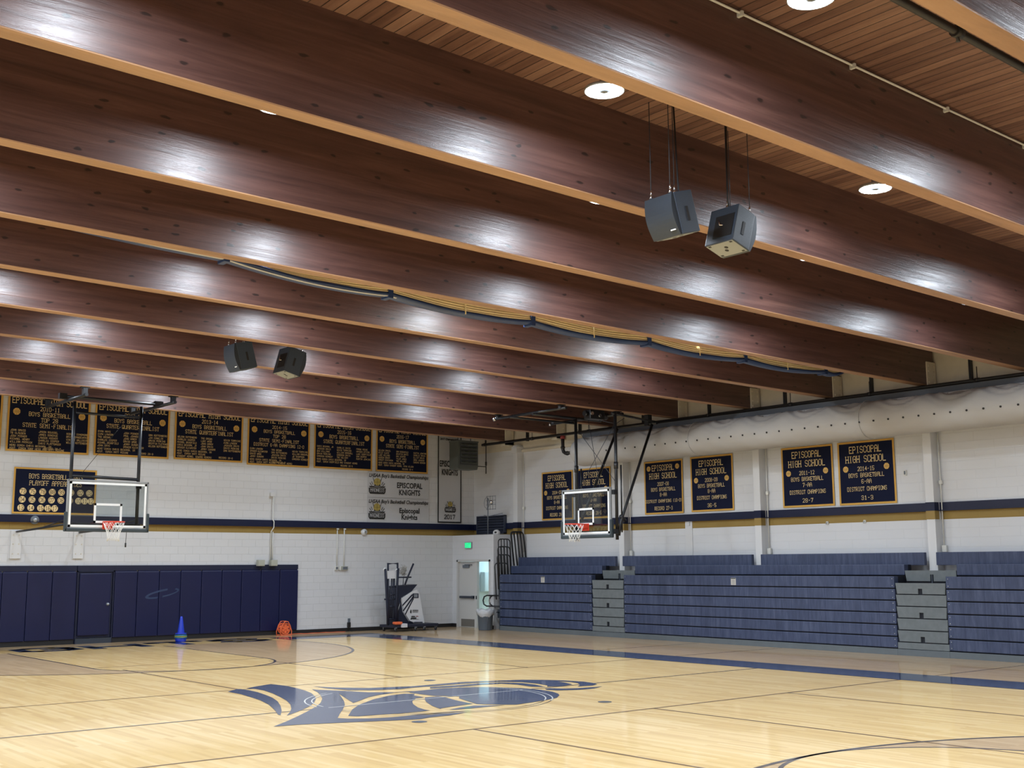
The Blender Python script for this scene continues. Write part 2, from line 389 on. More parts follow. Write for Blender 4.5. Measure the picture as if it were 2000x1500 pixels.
def text_mesh(body, size, x, z, mat, parent, y=0.0, shear=0.0, bold=0.0, name='lettering', width=None, sx=1.0):
    cu = bpy.data.curves.new('txt', 'FONT'); cu.body = body; cu.size = size; cu.align_x = 'CENTER'; cu.align_y = 'CENTER'
    cu.shear = shear; cu.offset = bold; cu.resolution_u = 2
    to = bpy.data.objects.new('txt', cu); COL.objects.link(to)
    bpy.context.view_layer.update()
    dg = bpy.context.evaluated_depsgraph_get(); me = bpy.data.meshes.new_from_object(to.evaluated_get(dg))
    COL.objects.unlink(to); bpy.data.objects.remove(to)
    xs = [v.co.x for v in me.vertices]; w = max(xs) - min(xs) if xs else 1
    s = (width / w) if width else sx
    for v in me.vertices: v.co = Vector((x + v.co.x * s, y, z + v.co.y))
    me.materials.clear(); me.materials.append(M[mat])
    o = bpy.data.objects.new(name, me); COL.objects.link(o); o.parent = parent
    return o

# block letters, drawn as thick strokes on a 4 x 6 grid
G = {'A': "00 04 16 36 44 40,03 43", 'B': "00 06 36 45 44 33 03,33 42 41 30 00", 'C': "44 45 36 16 05 01 10 30 41 42",
     'D': "00 06 36 45 41 30 00", 'E': "46 06 00 40,03 33", 'F': "46 06 00,03 33", 'G': "44 45 36 16 05 01 10 30 41 43 23",
     'H': "00 06,40 46,03 43", 'I': "10 30,20 26,16 36", 'J': "46 41 30 10 01 02", 'K': "00 06,03 13 46,13 40", 'L': "06 00 40",
     'M': "00 06 23 46 40", 'N': "00 06 40 46", 'O': "10 01 05 16 36 45 41 30 10", 'P': "00 06 36 45 44 33 03",
     'Q': "10 01 05 16 36 45 41 30 10,22 40", 'R': "00 06 36 45 44 33 03,23 40", 'S': "01 10 30 41 42 33 13 04 05 16 36 45",
     'T': "20 26,05 06 46 45", 'U': "06 01 10 30 41 46", 'V': "06 04 20 44 46", 'W': "06 10 23 30 46", 'X': "00 46,06 40",
     'Y': "06 23 46,23 20", 'Z': "06 46 00 40", '0': "10 01 05 16 36 45 41 30 10", '1': "10 30,20 26 15", '2': "05 16 36 45 44 00 40",
     '3': "05 16 36 45 44 33 13,33 42 41 30 10 01", '4': "30 36 02 42", '5': "46 06 03 33 42 41 30 10 01", '6': "45 36 16 05 01 10 30 41 42 33 03",
     '7': "05 06 46 10", '8': "13 04 05 16 36 45 44 33 13 02 01 10 30 41 42 33", '9': "01 10 30 41 45 36 16 05 04 13 43", '-': "13 33",
     '(': "26 15 11 20", ')': "16 25 21 10", '.': "10 20", ',': "10 20", '&': "40 04 05 16 25 24 01 10 20 42", "'": "26 25"}
def block_text(bm, s, x, z, h, w=None, y=0.0, th=0.95, align='C', adv=5.6):
    """adds stroke letters of cap height h to bm; x is the centre or the left edge; w squeezes the line to a width"""
    u = h / 6.0; total = len(s) * adv - (adv - 4)
    ux = u if w is None else w / total
    x0 = x - total * ux / 2 if align == 'C' else x
    t = th * u / 2; tx = th * min(u, ux * 1.1) / 2
    for i, ch in enumerate(s):
        g = G.get(ch.upper())
        if not g: continue
        bx = x0 + i * adv * ux
        for pl in g.split(','):
            P = [(bx + int(a[0]) * ux, z + int(a[1]) * u) for a in pl.split()]
            for (ax, az), (cx_, cz) in zip(P, P[1:]):
                dx, dz = cx_ - ax, cz - az; l = math.hypot(dx, dz)
                if l < 1e-9: continue
                dx /= l; dz /= l; e = t * 0.75
                nx, nz_ = -dz * tx, dx * t
                q = [(ax - dx * e + nx, az - dz * e + nz_), (ax - dx * e - nx, az - dz * e - nz_), (cx_ + dx * e - nx, cz + dz * e - nz_), (cx_ + dx * e + nx, cz + dz * e + nz_)]
                bm.faces.new([bm.verts.new((a, y, b)) for a, b in q])
            if ch.upper() in 'AHFMNKPRTI' and h > 0.09:
                for k_, o_ in ((0, 1), (-1, -2)):
                    if P[k_][0] == P[o_][0]:
                        a, b = P[k_]; hw = 1.05 * ux; hh = t * 0.9
                        if abs(b - z) < 1e-6 or abs(b - z - h) < 1e-6:
                            bm.faces.new([bm.verts.new(c) for c in ((a - hw, y, b - hh), (a + hw, y, b - hh), (a + hw, y, b + hh), (a - hw, y, b + hh))])

# ================================================================= THE SETTING
def rect_floor(bm, x0, x1, y0, y1, z): poly(bm, [(x0, y0), (x1, y0), (x1, y1), (x0, y1)], z)
bm = bmn(); box(bm, XL - 0.2, 27.0, YF - 0.2, 31.2, -0.25, 0.0)
FLOOR = struct('floor', bm, 'maple')
def arc(cx, cy, r, a0, a1, n): return [(cx + r * math.cos(a0 + (a1 - a0) * i / n), cy + r * math.sin(a0 + (a1 - a0) * i / n)) for i in range(n + 1)]
def ring(bm, cx, cy, r, w, a0, a1, n, z):
    A = arc(cx, cy, r - w / 2, a0, a1, n); B = arc(cx, cy, r + w / 2, a0, a1, n)
    for i in range(n): poly(bm, [A[i], A[i + 1], B[i + 1], B[i]], z)
def strip(bm, p, q, w, z):
    d = Vector((q[0] - p[0], q[1] - p[1])).normalized() * w / 2; n = Vector((-d.y, d.x))
    poly(bm, [(p[0] - n.x, p[1] - n.y), (q[0] - n.x, q[1] - n.y), (q[0] + n.x, q[1] + n.y), (p[0] + n.x, p[1] + n.y)], z)
BLF, BLN = 28.25, 2 * CY - 28.25        # far and near baseline (inner edge of the border band)
HY_F, HY_N = 26.53, 2.36                # arc centres
A3 = 5.27
def arc3(sgn, cy, n=64):
    """three point line: half circle on the court side closed by straight legs to the baseline"""
    if sgn < 0: return [(CX + A3, BLF)] + [(CX + A3 * math.cos(a), cy - A3 * math.sin(a)) for a in [PI * i / n for i in range(n + 1)]] + [(CX - A3, BLF)]
    return [(CX - A3, BLN)] + [(CX - A3 * math.cos(a), cy + A3 * math.sin(a)) for a in [PI * i / n for i in range(n + 1)]] + [(CX + A3, BLN)]
KR = 1.84
def key(sgn, n=32):
    yf = 23.02 if sgn < 0 else 5.79
    if sgn < 0: return [(CX + KR, BLF), (CX + KR, yf)] + [(CX + KR * math.cos(a), yf - KR * math.sin(a)) for a in [PI * i / n for i in range(1, n)]] + [(CX - KR, yf), (CX - KR, BLF)]
    return [(CX - KR, BLN), (CX - KR, yf)] + [(CX - KR * math.cos(a), yf + KR * math.sin(a)) for a in [PI * i / n for i in range(1, n)]] + [(CX + KR, yf), (CX + KR, BLN)]
# darker stained border outside the court and darker three point areas
bm = bmn()
rect_floor(bm, SX1, XW, YF, YD, 0.001)
rect_floor(bm, XL, SX1, BLF + 1.08, YD, 0.001)
rect_floor(bm, XL, SX1, YF, BLN - 1.08, 0.001)
for sgn, cy in ((-1, HY_F), (1, HY_N)): poly(bm, arc3(sgn, cy), 0.001)
obj('stained_area', bm, 'stained', FLOOR)
bm = bmn()
for sgn in (-1, 1): poly(bm, key(sgn), 0.002)
obj('free_throw_lane', bm, 'maple', FLOOR)
# court lines
bm = bmn()
for sgn, cy in ((-1, HY_F), (1, HY_N)):
    P = arc3(sgn, cy)
    for a, b in zip(P, P[1:]): strip(bm, a, b, 0.06, 0.003)
    P = key(sgn)
    for a, b in zip(P, P[1:]): strip(bm, a, b, 0.05, 0.003)
strip(bm, (2 * CX - SX0, CY), (SX0, CY), 0.05, 0.0028)
for r_ in (1.80, 1.70): ring(bm, CX, CY, r_, 0.018, 0, 2 * PI, 96, 0.0028)
obj('court_line', bm, 'line_dark', FLOOR)
bm = bmn()
for y in (11.44, 17.47): strip(bm, (2 * CX - SX0, y), (SX0 + 5, y), 0.045, 0.0026)
for x in (8.81, 11.88, 14.78):
    strip(bm, (x, 11.44), (x, BLN), 0.045, 0.0026); strip(bm, (x, 17.47), (x, 22.3), 0.045, 0.0026)
for y in (9.2, 19.9): strip(bm, (SX1, y), (XW - 1.2, y), 0.04, 0.0026)
strip(bm, (CX - KR, 23.02), (CX + KR, 23.02), 0.045, 0.0026)
obj('practice_line', bm, 'line_brown', FLOOR)
# navy border band with the school letters along the far baseline
bm = bmn()
rect_floor(bm, SX0, SX1, BLN - 1.08, BLF + 1.08, 0.003)
rect_floor(bm, 15.6, SX0, BLF, BLF + 1.08, 0.003)
rect_floor(bm, XL + 1, 3.2, BLF, BLF + 1.08, 0.003)
obj('border_band', bm, 'navy_floor', FLOOR)
bm = bmn()
def floor_text(s, x0, y0, h, adv, ux):
    u = h / 6
    for i, ch in enumerate(s):
        for pl in G[ch].split(','):
            P = [(x0 + i * adv + int(a[0]) * ux, y0 + int(a[1]) * u) for a in pl.split()]
            for a, b in zip(P, P[1:]):
                d = Vector((b[0] - a[0], b[1] - a[1])).normalized() * 0.10
                strip(bm, (a[0] - d.x, a[1] - d.y), (b[0] + d.x, b[1] + d.y), 0.34, 0.0031)
floor_text('KNIGHTS', 4.0, 28.42, 1.05, 1.66, 0.29)
obj('floor_lettering', bm, 'navy_floor', FLOOR)
LOGO = [
 [ (8.513,17.295),(8.800,17.567),(8.856,17.537),(8.874,17.292),(8.839,16.919),(8.740,16.465),(8.642,16.089),(8.474,15.619),(8.233,15.084),(7.987,14.602),(7.726,14.149),(7.737,14.239),(7.898,14.607),(8.033,14.946),(8.192,15.366),(8.347,15.908),(8.435,16.367),(8.516,16.859),(8.519,17.210) ],
 [ (8.974,17.577),(9.234,17.749),(9.597,17.931),(9.645,17.484),(9.593,17.055),(9.512,16.651),(9.395,16.258),(9.218,15.845),(9.055,15.534),(8.806,15.148),(8.543,14.806),(8.341,14.592),(8.059,14.314),(7.760,14.048),(8.020,14.423),(8.199,14.719),(8.425,15.157),(8.605,15.587),(8.766,16.068),(8.934,16.636),(9.032,17.087),(9.045,17.385) ],
 [ (9.691,16.757),(9.710,16.615),(9.886,16.291),(10.105,15.751),(10.406,15.497),(10.795,15.424),(11.263,15.473),(11.597,15.380),(11.859,15.185),(12.080,14.940),(12.251,14.636),(12.309,14.211),(12.250,13.903),(12.145,13.667),(12.019,13.496),(11.766,13.265),(11.492,13.157),(11.121,13.062),(10.767,13.000),(10.619,13.133),(10.422,13.392),(10.403,13.426),(10.655,14.179),(10.802,14.355),(10.676,14.562),(10.574,14.655),(10.549,15.017),(10.557,15.301),(10.591,15.350),(10.540,15.415),(10.374,15.448),(10.024,15.340),(9.743,15.185),(9.423,14.902),(9.175,14.698),(9.339,15.101),(9.511,15.524),(9.663,15.898),(9.443,15.456),(9.191,14.972),(8.968,14.586),(8.699,14.193),(8.403,13.786),(8.138,13.406),(8.207,13.263),(8.414,13.106),(8.666,13.017),(8.969,12.995),(9.229,12.904),(9.525,12.854),(9.749,12.770),(9.385,12.665),(9.059,12.665),(8.862,12.612),(8.487,12.747),(8.135,12.905),(7.663,13.096),(7.426,13.182),(7.127,13.225),(7.462,13.531),(7.819,13.884),(8.190,14.271),(8.577,14.695),(8.840,15.033),(9.125,15.471),(9.353,15.910),(9.525,16.297) ],
 [ (8.354,13.503),(8.762,14.060),(9.140,14.480),(9.653,14.906),(10.085,15.154),(10.408,15.222),(10.508,15.093),(10.375,14.929),(10.363,14.753),(10.337,14.611),(10.170,14.581),(9.921,14.314),(9.731,14.014),(9.559,13.654),(9.485,13.380),(9.484,13.260),(9.304,13.243),(9.152,13.261),(8.989,13.262),(8.717,13.334),(8.524,13.365),(8.431,13.378) ],
 [ (10.349,14.601),(10.575,14.579),(10.578,14.429),(10.447,13.926),(10.380,13.479),(10.142,13.449),(9.936,13.410),(9.747,13.360),(9.687,13.306),(9.809,13.667),(10.032,14.128),(10.207,14.405) ],
 [ (9.727,13.163),(9.999,13.259),(10.247,13.306),(10.407,13.210),(10.597,13.039),(10.385,13.069),(10.033,13.073),(9.794,13.103) ],
 [ (8.479,13.294),(8.770,13.173),(9.085,12.976),(9.292,12.991),(9.610,12.969),(9.956,12.882),(9.725,12.895),(9.424,12.945),(9.005,13.048) ],
 [ (9.921,17.123),(10.130,16.695),(10.461,16.308),(10.933,16.136),(11.082,16.064),(11.692,16.063),(12.126,16.081),(12.635,15.899),(13.130,15.686),(13.374,15.438),(13.570,15.138),(13.681,14.752),(13.642,14.464),(13.556,14.293),(13.368,14.198),(13.077,14.246),(13.272,14.397),(13.444,14.645),(13.482,14.887),(13.389,15.090),(13.330,14.795),(13.235,14.541),(12.961,14.460),(12.699,14.547),(12.826,14.693),(12.893,15.011),(12.871,15.376),(12.674,15.673),(12.347,15.809),(11.941,15.836),(11.545,15.862),(11.140,15.860),(10.946,15.866),(10.720,15.821),(10.268,16.005),(10.053,16.261),(9.934,16.682) ],
 [ (11.262,15.750),(11.841,15.703),(12.273,15.715),(12.587,15.566),(12.772,15.259),(12.760,14.908),(12.650,14.528),(12.512,14.718),(12.550,15.123),(12.459,15.408),(12.098,15.491),(11.674,15.482),(11.133,15.570) ],
 [ (12.574,14.343),(12.687,14.155),(12.908,14.039),(13.372,13.977),(13.054,13.842),(12.742,13.859),(12.446,14.005),(12.376,14.191),(12.453,14.327) ],
]
bm = bmn()
for P in LOGO: poly(bm, P, 0.0034)
obj('knight_logo', bm, 'navy_floor', FLOOR)
bm = bmn()
for r_ in (1.80, 1.70):
    ring(bm, CX, CY, r_, 0.02, math.radians(-50), math.radians(20), 30, 0.0040)
    ring(bm, CX, CY, r_, 0.02, math.radians(115), math.radians(175), 30, 0.0040)
strip(bm, (8.62, CY), (12.1, CY), 0.03, 0.0040)
obj('centre_circle_line', bm, 'line_white', FLOOR)
for x, y in ((11.92, 12.42), (11.92, 16.68), (8.72, 12.42)):
    bm = bmn(); lathe(bm, [(0.0, 0.0045), (0.09, 0.0045), (0.10, 0.003)], 20, (x, y, 0)); obj('socket_cover', bm, 'dark_steel', FLOOR)

# ---- walls
def wall_grid(bm, pts): bm.faces.new([bm.verts.new(p) for p in pts])
bm = bmn(); box(bm, XL - 0.2, 22.72, YD, YD + 0.2, 0, 7.3); box(bm, 22.72, XW + 0.2, YD, YD + 0.2, ZV, 7.3)
struct('wall_back', bm, 'wall_x')
bm = bmn(); box(bm, XW, XW + 0.2, YF - 0.2, YV, 0, 7.3); box(bm, XW, XW + 0.2, YV, YD + 0.2, ZV - 0.1, 7.3)
struct('wall_right', bm, 'wall_y')
bm = bmn(); box(bm, XL - 0.2, XL, YF - 0.2, YD + 0.2, 0, 7.4); struct('wall_left', bm, 'wall_y')
bm = bmn(); box(bm, XL, XW, YF - 0.2, YF, 0, 7.4); struct('wall_front', bm, 'wall_x')
# vestibule box in the far corner, door opening 30.20 .. 28.68
DY0, DY1, DZ = 28.66, 30.24, 2.03
bm = bmn()
box(bm, XV, XV + 0.12, DY1 + 0.05, YD, 0, ZV); box(bm, XV, XV + 0.12, YV, DY0 - 0.05, 0, ZV); box(bm, XV, XV + 0.12, DY0 - 0.05, DY1 + 0.05, DZ + 0.06, ZV)
box(bm, XV + 0.12, XW + 0.2, YV, YV + 0.12, 0, ZV); box(bm, XV + 0.12, XW, YV + 0.12, YD, ZV - 0.10, ZV)
struct('wall_vestibule', bm, 'wall_ve')
# corridor behind the vestibule door
bm = bmn()
box(bm, XV + 0.12, 27.0, YD - 0.05, YD + 0.1, 0, ZV - 0.1); box(bm, 26.8, 27.0, YV + 0.12, YD, 0, ZV - 0.1); box(bm, XW + 0.2, 27.0, YV, YV + 0.12, 0, ZV - 0.1)
box(bm, XW + 0.0, 27.0, YV + 0.12, YD, ZV - 0.14, ZV - 0.10)
struct('wall_corridor', bm, 'white_room')
bm = bmn(); box(bm, XV + 0.12, 26.8, YD - 0.065, YD - 0.05, 0, 0.12); struct('baseboard_corridor', bm, 'black_rubber')
# ceiling deck follows the slight fall of the beams
bm = bmn(); n = 24; xs = [XL - 0.2 + (XW + 0.4 - XL) * i / n for i in range(n + 1)]
A = [[bm.verts.new((x, y, ceil_z(x) + dz)) for x in xs] for y in (YF - 0.2, YD + 0.2) for dz in (0, 0.2)]
for i in range(n):
    bm.faces.new((A[0][i], A[0][i + 1], A[2][i + 1], A[2][i])); bm.faces.new((A[1][i], A[1][i + 1], A[3][i + 1], A[3][i]))
for q in ((0, 1), (2, 3)):
    for i in range(n): bm.faces.new((A[q[0]][i], A[q[0]][i + 1], A[q[1]][i + 1], A[q[1]][i]))
bm.faces.new((A[0][0], A[1][0], A[3][0], A[2][0])); bm.faces.new((A[0][n], A[1][n], A[3][n], A[2][n]))
struct('ceiling', bm, 'deck')
# baseboards and the blue band
bm = bmn(); box(bm, 17.12, XV, YD - 0.02, YD, 0, 0.11); struct('baseboard_back', bm, 'black_rubber')
bm = bmn(); box(bm, XV - 0.02, XV, YV, DY0 - 0.06, 0, 0.11); box(bm, XV - 0.02, XV, DY1 + 0.06, YD - 0.02, 0, 0.11); struct('baseboard_vestibule', bm, 'black_rubber')
bm = bmn()
box(bm, XL, XW - 0.05, YD - 0.05, YD, BZ0, BZ1); box(bm, XL, XW - 0.05, YD - 0.08, YD, BZ0, BZ0 + 0.02)
struct('trim_1', bm, 'navy_band')
bm = bmn()
box(bm, XW - 0.05, XW, YF, YD, BZ0, BZ1); box(bm, XW - 0.08, XW, YF, YD, BZ0, BZ0 + 0.02)
struct('trim_2', bm, 'navy_band')
bm = bmn(); box(bm, XL, XL + 0.03, YF, YD, BZ0, BZ1); box(bm, XL, XW, YF, YF + 0.03, BZ0, BZ1); struct('trim_3', bm, 'navy_band')
# cream ledge high on the right wall
bm = bmn(); box(bm, XW - 0.10, XW, YF, 28.25, 5.40, 5.47); box(bm, XW - 0.06, XW, YF, 28.25, 5.47, 5.50); struct('trim_4', bm, 'cream')
bm = bmn(); box(bm, XW - 0.012, XW, YF, YD, 5.50, 6.85); struct('trim_5', bm, 'cream')

# ================================================================= BEAMS
def beam(k, label, group=None):
    yb = beam_y(k); t = thing('ceiling_beam', label, 'beam', (0, yb, 0), group=group)
    n = 30; x0, x1 = XL, 23.46; xs = [x0 + (x1 - x0) * i / n for i in range(n + 1)]
    bm = bmn(); c = 0.012
    prof = lambda x: [(0, beam_z(x) + c), (0, ceil_z(x)), (0.2, ceil_z(x)), (0.2, beam_z(x) + c)]
    Rg = [[bm.verts.new((x, a, b)) for a, b in prof(x)] for x in xs]
    for a, b in zip(Rg, Rg[1:]):
        for i in range(4): bm.faces.new((a[i], a[(i + 1) % 4], b[(i + 1) % 4], b[i]))
    bm.faces.new(Rg[0]); bm.faces.new(Rg[-1][::-1])
    obj('beam_body', bm, 'beam', t)
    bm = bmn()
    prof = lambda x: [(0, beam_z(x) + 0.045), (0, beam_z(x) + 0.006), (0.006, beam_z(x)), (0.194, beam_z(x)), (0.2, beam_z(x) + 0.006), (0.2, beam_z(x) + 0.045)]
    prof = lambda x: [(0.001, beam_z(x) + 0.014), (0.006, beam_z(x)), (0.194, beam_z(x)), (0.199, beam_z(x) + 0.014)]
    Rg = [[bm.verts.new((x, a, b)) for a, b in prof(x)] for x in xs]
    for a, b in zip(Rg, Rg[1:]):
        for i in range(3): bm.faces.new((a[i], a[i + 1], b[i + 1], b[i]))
    obj('beam_soffit', bm, 'beam_under_floor_lit', t)
    # steel saddle at the wall end
    bm = bmn(); z = beam_z(23.4)
    for yy in (-0.03, 0.2): box(bm, 23.16, 23.50, yy, yy + 0.03, z - 0.12, z + 0.52)
    box(bm, 23.16, 23.52, -0.03, 0.23, z - 0.15, z - 0.02)
    for q in range(4): box(bm, 23.20, 23.24, -0.045, -0.03, z + 0.05 + q * 0.12, z + 0.09 + q * 0.12); box(bm, 23.40, 23.44, -0.045, -0.03, z + 0.05 + q * 0.12, z + 0.09 + q * 0.12)
    obj('saddle_bracket', bm, 'cream', t)
    return t
BL = {8: 'brown timber ceiling beam closest to the far wall, just above the black banners',
      7: 'timber ceiling beam second from the far wall, carrying the brackets of the left hoop frame',
      6: 'timber ceiling beam third from the far wall, below the far pair of speakers',
      5: 'timber ceiling beam seen directly behind the far pair of black speakers',
      4: 'timber ceiling beam whose lower edge passes just in front of the far speakers',
      3: 'timber ceiling beam right behind the rolled up blue and gold curtain',
      2: 'timber ceiling beam right in front of the rolled up blue and gold curtain',
      1: 'deep brown timber beam, second nearest that reaches the left edge of the photo',
      0: 'deep brown timber beam directly behind the near pair of hanging black speakers',
      -1: 'large brown timber beam in front of the near speakers, pale conduit along its top',
      -2: 'nearest timber beam, only a corner of it at the top right behind the black pipe'}
for k in KB:
    if k in BL: beam(k, BL[k])
    else: beam(k, 'timber ceiling beam overhead, nearer than the picture shows', 'beams over and behind the viewpoint')

# ================================================================= CEILING LAMPS
def make_lamp():
    t = thing('ceiling_lamp', '', 'lamp')
    bm = bmn(); lathe(bm, [(0.0, 0.055), (0.09, 0.055), (0.10, 0.03), (0.188, 0.022), (0.200, 0.004), (0.200, -0.012), (0.190, -0.014), (0.188, -0.004), (0.0, -0.004)], 32)
    obj('lamp_housing', bm, 'alu', t)
    bm = bmn(); lathe(bm, [(0.058, -0.010), (0.186, -0.010)], 32, smooth=False)
    obj('lamp_diffuser', bm, 'lamp', t)
    bm = bmn(); lathe(bm, [(0.0, -0.020), (0.03, -0.022), (0.055, -0.014), (0.062, -0.006), (0.0, -0.005)], 20)
    obj('centre_sensor', bm, 'grey_steel', t)
    bm = bmn(); lathe(bm, [(0.045, 0.05), (0.045, 0.20), (0.0, 0.20)], 14); tube(bm, [(0, 0, 0.20), (0, 0, 0.46)], 0.012, 8)
    obj('lamp_stem', bm, 'alu', t)
    return t
lamp0 = make_lamp(); first = True
LL = {(-2, 1): 'round white LED ceiling lamp cut off by the top edge of the photo',
      (-1, 1): 'round white LED ceiling lamp above and left of the near hanging speakers',
      (-1, 2): 'round white LED ceiling lamp right of the near speakers, below the large right beam',
      (0, 1): 'round LED lamp showing only a bright sliver under a beam, left of the near speakers',
      (0, 3): 'round LED lamp showing only a bright sliver under a beam at the far right'}
LAMPS_A = [3.1, 7.66, 12.24, 16.9]; LAMPS_B = [0.9, 5.4, 10.0, 14.3, 18.85]
for b in range(-5, 8):
    xs = (LAMPS_B if b % 3 == 0 else LAMPS_A)
    if b % 3: xs = [-1.3] + xs
    for i, x in enumerate(xs):
        if b % 3: i -= 1
        y = beam_y(b) + 1.318; z = ceil_z(x) - 0.475
        o = lamp0 if first else copy_tree(lamp0)
        first = False
        key_ = (b, {0: {1: 0, 2: 1, 3: 2, 4: 3}.get(i, 9)}.get(b, i))
        o.location = (x, y, z)
        if (b, i) in ((-2, 1), (-1, 1), (-1, 2)): o['label'] = LL[(b, i)]; o['group'] = 'round LED ceiling lamps'
        elif (b, i) == (0, 2): o['label'] = LL[(0, 1)]; o['group'] = 'round LED ceiling lamps'
        elif (b, i) == (0, 4): o['label'] = LL[(0, 3)]; o['group'] = 'round LED ceiling lamps'
        else: o['label'] = 'round LED ceiling lamp hidden between beams, seen only as a glow'; o['group'] = 'lamps hidden between the beams'

# ================================================================= COLUMNS AND STEEL ON THE RIGHT WALL
def column(y0, label, group='white wall columns'):
    t = thing('wall_column', label, 'column', (0, y0, 0), group=group)
    bm = bmn(); box(bm, 23.30, XW, 0, 0.20, 0, beam_z(23.4) - 0.15, 0.006)
    box(bm, 23.26, XW, -0.03, 0.23, 5.36, 5.56)
    obj('column_shaft', bm, 'white_paint', t)
    bm = bmn(); box(bm, 23.293, XW - 0.09, -0.007, 0.207, BZ0, BZ1); obj('blue_stripe', bm, 'navy_band', t)
    bm = bmn(); box(bm, 23.294, XW - 0.09, -0.006, 0.206, ZV, BZ0); obj('gold_stripe', bm, 'gold_band', t)
    bm = bmn(); tube(bm, [(23.50, -0.06, 2.2), (23.50, -0.06, 5.3)], 0.014, 6); box(bm, 23.47, 23.53, -0.12, -0.02, 2.16, 2.30); box(bm, 23.48, 23.53, -0.10, -0.03, 3.62, 3.70)
    obj('column_conduit', bm, 'conduit', t)
for y0, lb in ((28.02, 'white steel column nearest the far corner, beside the blue louvre'), (23.40, 'white steel column right of the side hoop, behind the first aisle steps'),
               (18.62, 'white steel column in the middle of the right wall between the banners 2008-09 and 2011-12'), (13.91, 'white steel column right of the last banner, above the right aisle steps')):
    column(y0, lb)
for y0 in (9.15, 4.4, -0.4): column(y0, 'white steel column on the right wall beyond the right edge of the photo', 'columns outside the photo')
for i, y0 in enumerate((27.75, 25.35, 22.75, 20.35, 17.90, 15.44, 12.98, 10.5)):
    bm = bmn(); box(bm, 23.46, 23.56, y0 - 0.028, y0 + 0.028, 5.72, ceil_z(23.5) - 0.0)
    o = obj('wall_strut', bm, 'black')
    where = ['near the far corner', 'above the side hoop motor', 'between the side hoop and its long diagonal brace', 'left of the banner 2008-09, above the white duct', 'above the banner 2011-12', 'under the lower end of the curtain', 'farthest to the right of those in view', 'outside the right edge'][i]
    tag(o, 'dark strut high on the cream wall, ' + where, 'strut', 'dark struts between the beams')
# girder carrying the fabric duct
t = thing('duct_girder', 'long grey steel girder with pale bottom flange above the white fabric duct', 'girder', (0, 0, 0))
bm = bmn(); box(bm, 22.99, 23.05, YF, 24.7, 5.50, 5.655); obj('girder_web', bm, 'grey_steel', t)
bm = bmn(); box(bm, 22.88, 23.12, YF, 24.9, 5.485, 5.50); box(bm, 22.87, 22.885, YF, 24.9, 5.455, 5.50); obj('girder_flange', bm, 'white_paint', t)
for y0 in (23.5, 18.7, 14.0, 9.2): 
    bm = bmn(); box(bm, 23.05, 23.14, y0 - 0.05, y0 + 0.05, 5.51, 5.60); obj('girder_bracket', bm, 'dark_steel', t)
# sprinkler main
t = thing('sprinkler_main_pipe', 'long black sprinkler pipe running under the beam ends on the right wall', 'pipe', (0, 0, 0))
bm = bmn(); tube(bm, [(23.05, YF, 5.708), (23.05, 29.45, 5.708)], 0.042, 10); obj('pipe_run', bm, 'pipe', t)
for y0 in (29.3, 27.0, 24.5, 22.3, 20.0, 17.4, 15.2, 12.6, 10.5):
    bm = bmn(); tube(bm, [(23.05, y0 - 0.05, 5.708), (23.05, y0 + 0.05, 5.708)], 0.052, 10); tube(bm, [(23.05, y0, 5.74), (23.05, y0, 6.0)], 0.010, 6)
    obj('pipe_coupling', bm, 'pipe', t)
t = thing('valve_drop_pipe', 'black pipe elbow with red coupling hanging from the sprinkler pipe left of the duct', 'pipe', (22.95, 25.5, 0))
bm = bmn(); tube(bm, [(0, 0, 5.64), (0, 0, 5.26), (0, -0.03, 5.18), (0, -0.12, 5.13), (0, -0.42, 5.13)], 0.05, 10); 
tube(bm, [(0, 0, 5.34), (0, 0, 5.28)], 0.065, 10); tube(bm, [(0, -0.16, 5.13), (0, -0.21, 5.13)], 0.065, 10); obj('pipe_elbow', bm, 'pipe', t)
bm = bmn(); tube(bm, [(0, 0, 5.655), (0, 0, 5.56)], 0.075, 10); obj('red_coupling', bm, 'red', t)

# fabric duct
t = thing('fabric_duct', 'long white fabric air duct with puckered top hanging along the right wall', 'duct', (22.60, 0, 5.07))
bm = bmn(); rows = []; na = 40; r0 = 0.415; y = 24.62
ys = []
yy = 24.62
while yy > YF + 0.3: ys.append(yy); yy -= 0.055
per = 1.22
for y in ys:
    e = 24.62 - y; endf = math.sqrt(max(0.0, 1 - (1 - min(1, e / 0.42)) ** 2)) if e < 0.42 else 1
    endf = max(endf, 0.02); row = []
    ph = (y / per) % 1.0; sag = abs(math.sin(PI * ph)); peak = 1 - abs(2 * ph - 1)
    for j in range(na):
        a = 2 * PI * j / na; ca, sa = math.cos(a), math.sin(a)         # a = 90 deg is the top
        top = max(0.0, min(1.0, (sa + 0.15) * 1.3))
        v = sa * 1.0 - 0.55 * (1 - sag) ** 0.8
        w = (1 - 2 * abs(math.sin(v * 9 + 0.8 * math.sin(y * 1.7)))) * 0.026 * top * (0.30 + 0.70 * sag)
        w += -0.035 * top * sag
        w += 0.004 * math.sin(y * 9 + a * 5)
        w += 0.006 * math.exp(-((ph - 0.0) * 14) ** 2) * math.sin(a * 14) * (1 - top)
        rr = (r0 + w) * endf
        row.append(bm.verts.new((rr * ca, y, rr * sa)))
    rows.append(row)
for A, B in zip(rows, rows[1:]):
    for j in range(na):
        f = bm.faces.new((A[j], B[j], B[(j + 1) % na], A[(j + 1) % na])); f.smooth = True
bm.faces.new(rows[0])
obj('duct_sleeve', bm, 'duct', t)
for yr in (19.9, 14.9, 9.9):
    bm = bmn(); tube(bm, [(0.425 * math.cos(a), yr + 0.05, 0.425 * math.sin(a)) for a in [2 * PI * i / 40 for i in range(40)]], 0.008, 6, closed=True)
    obj('duct_zipper', bm, 'duct', t)
y = 22.9
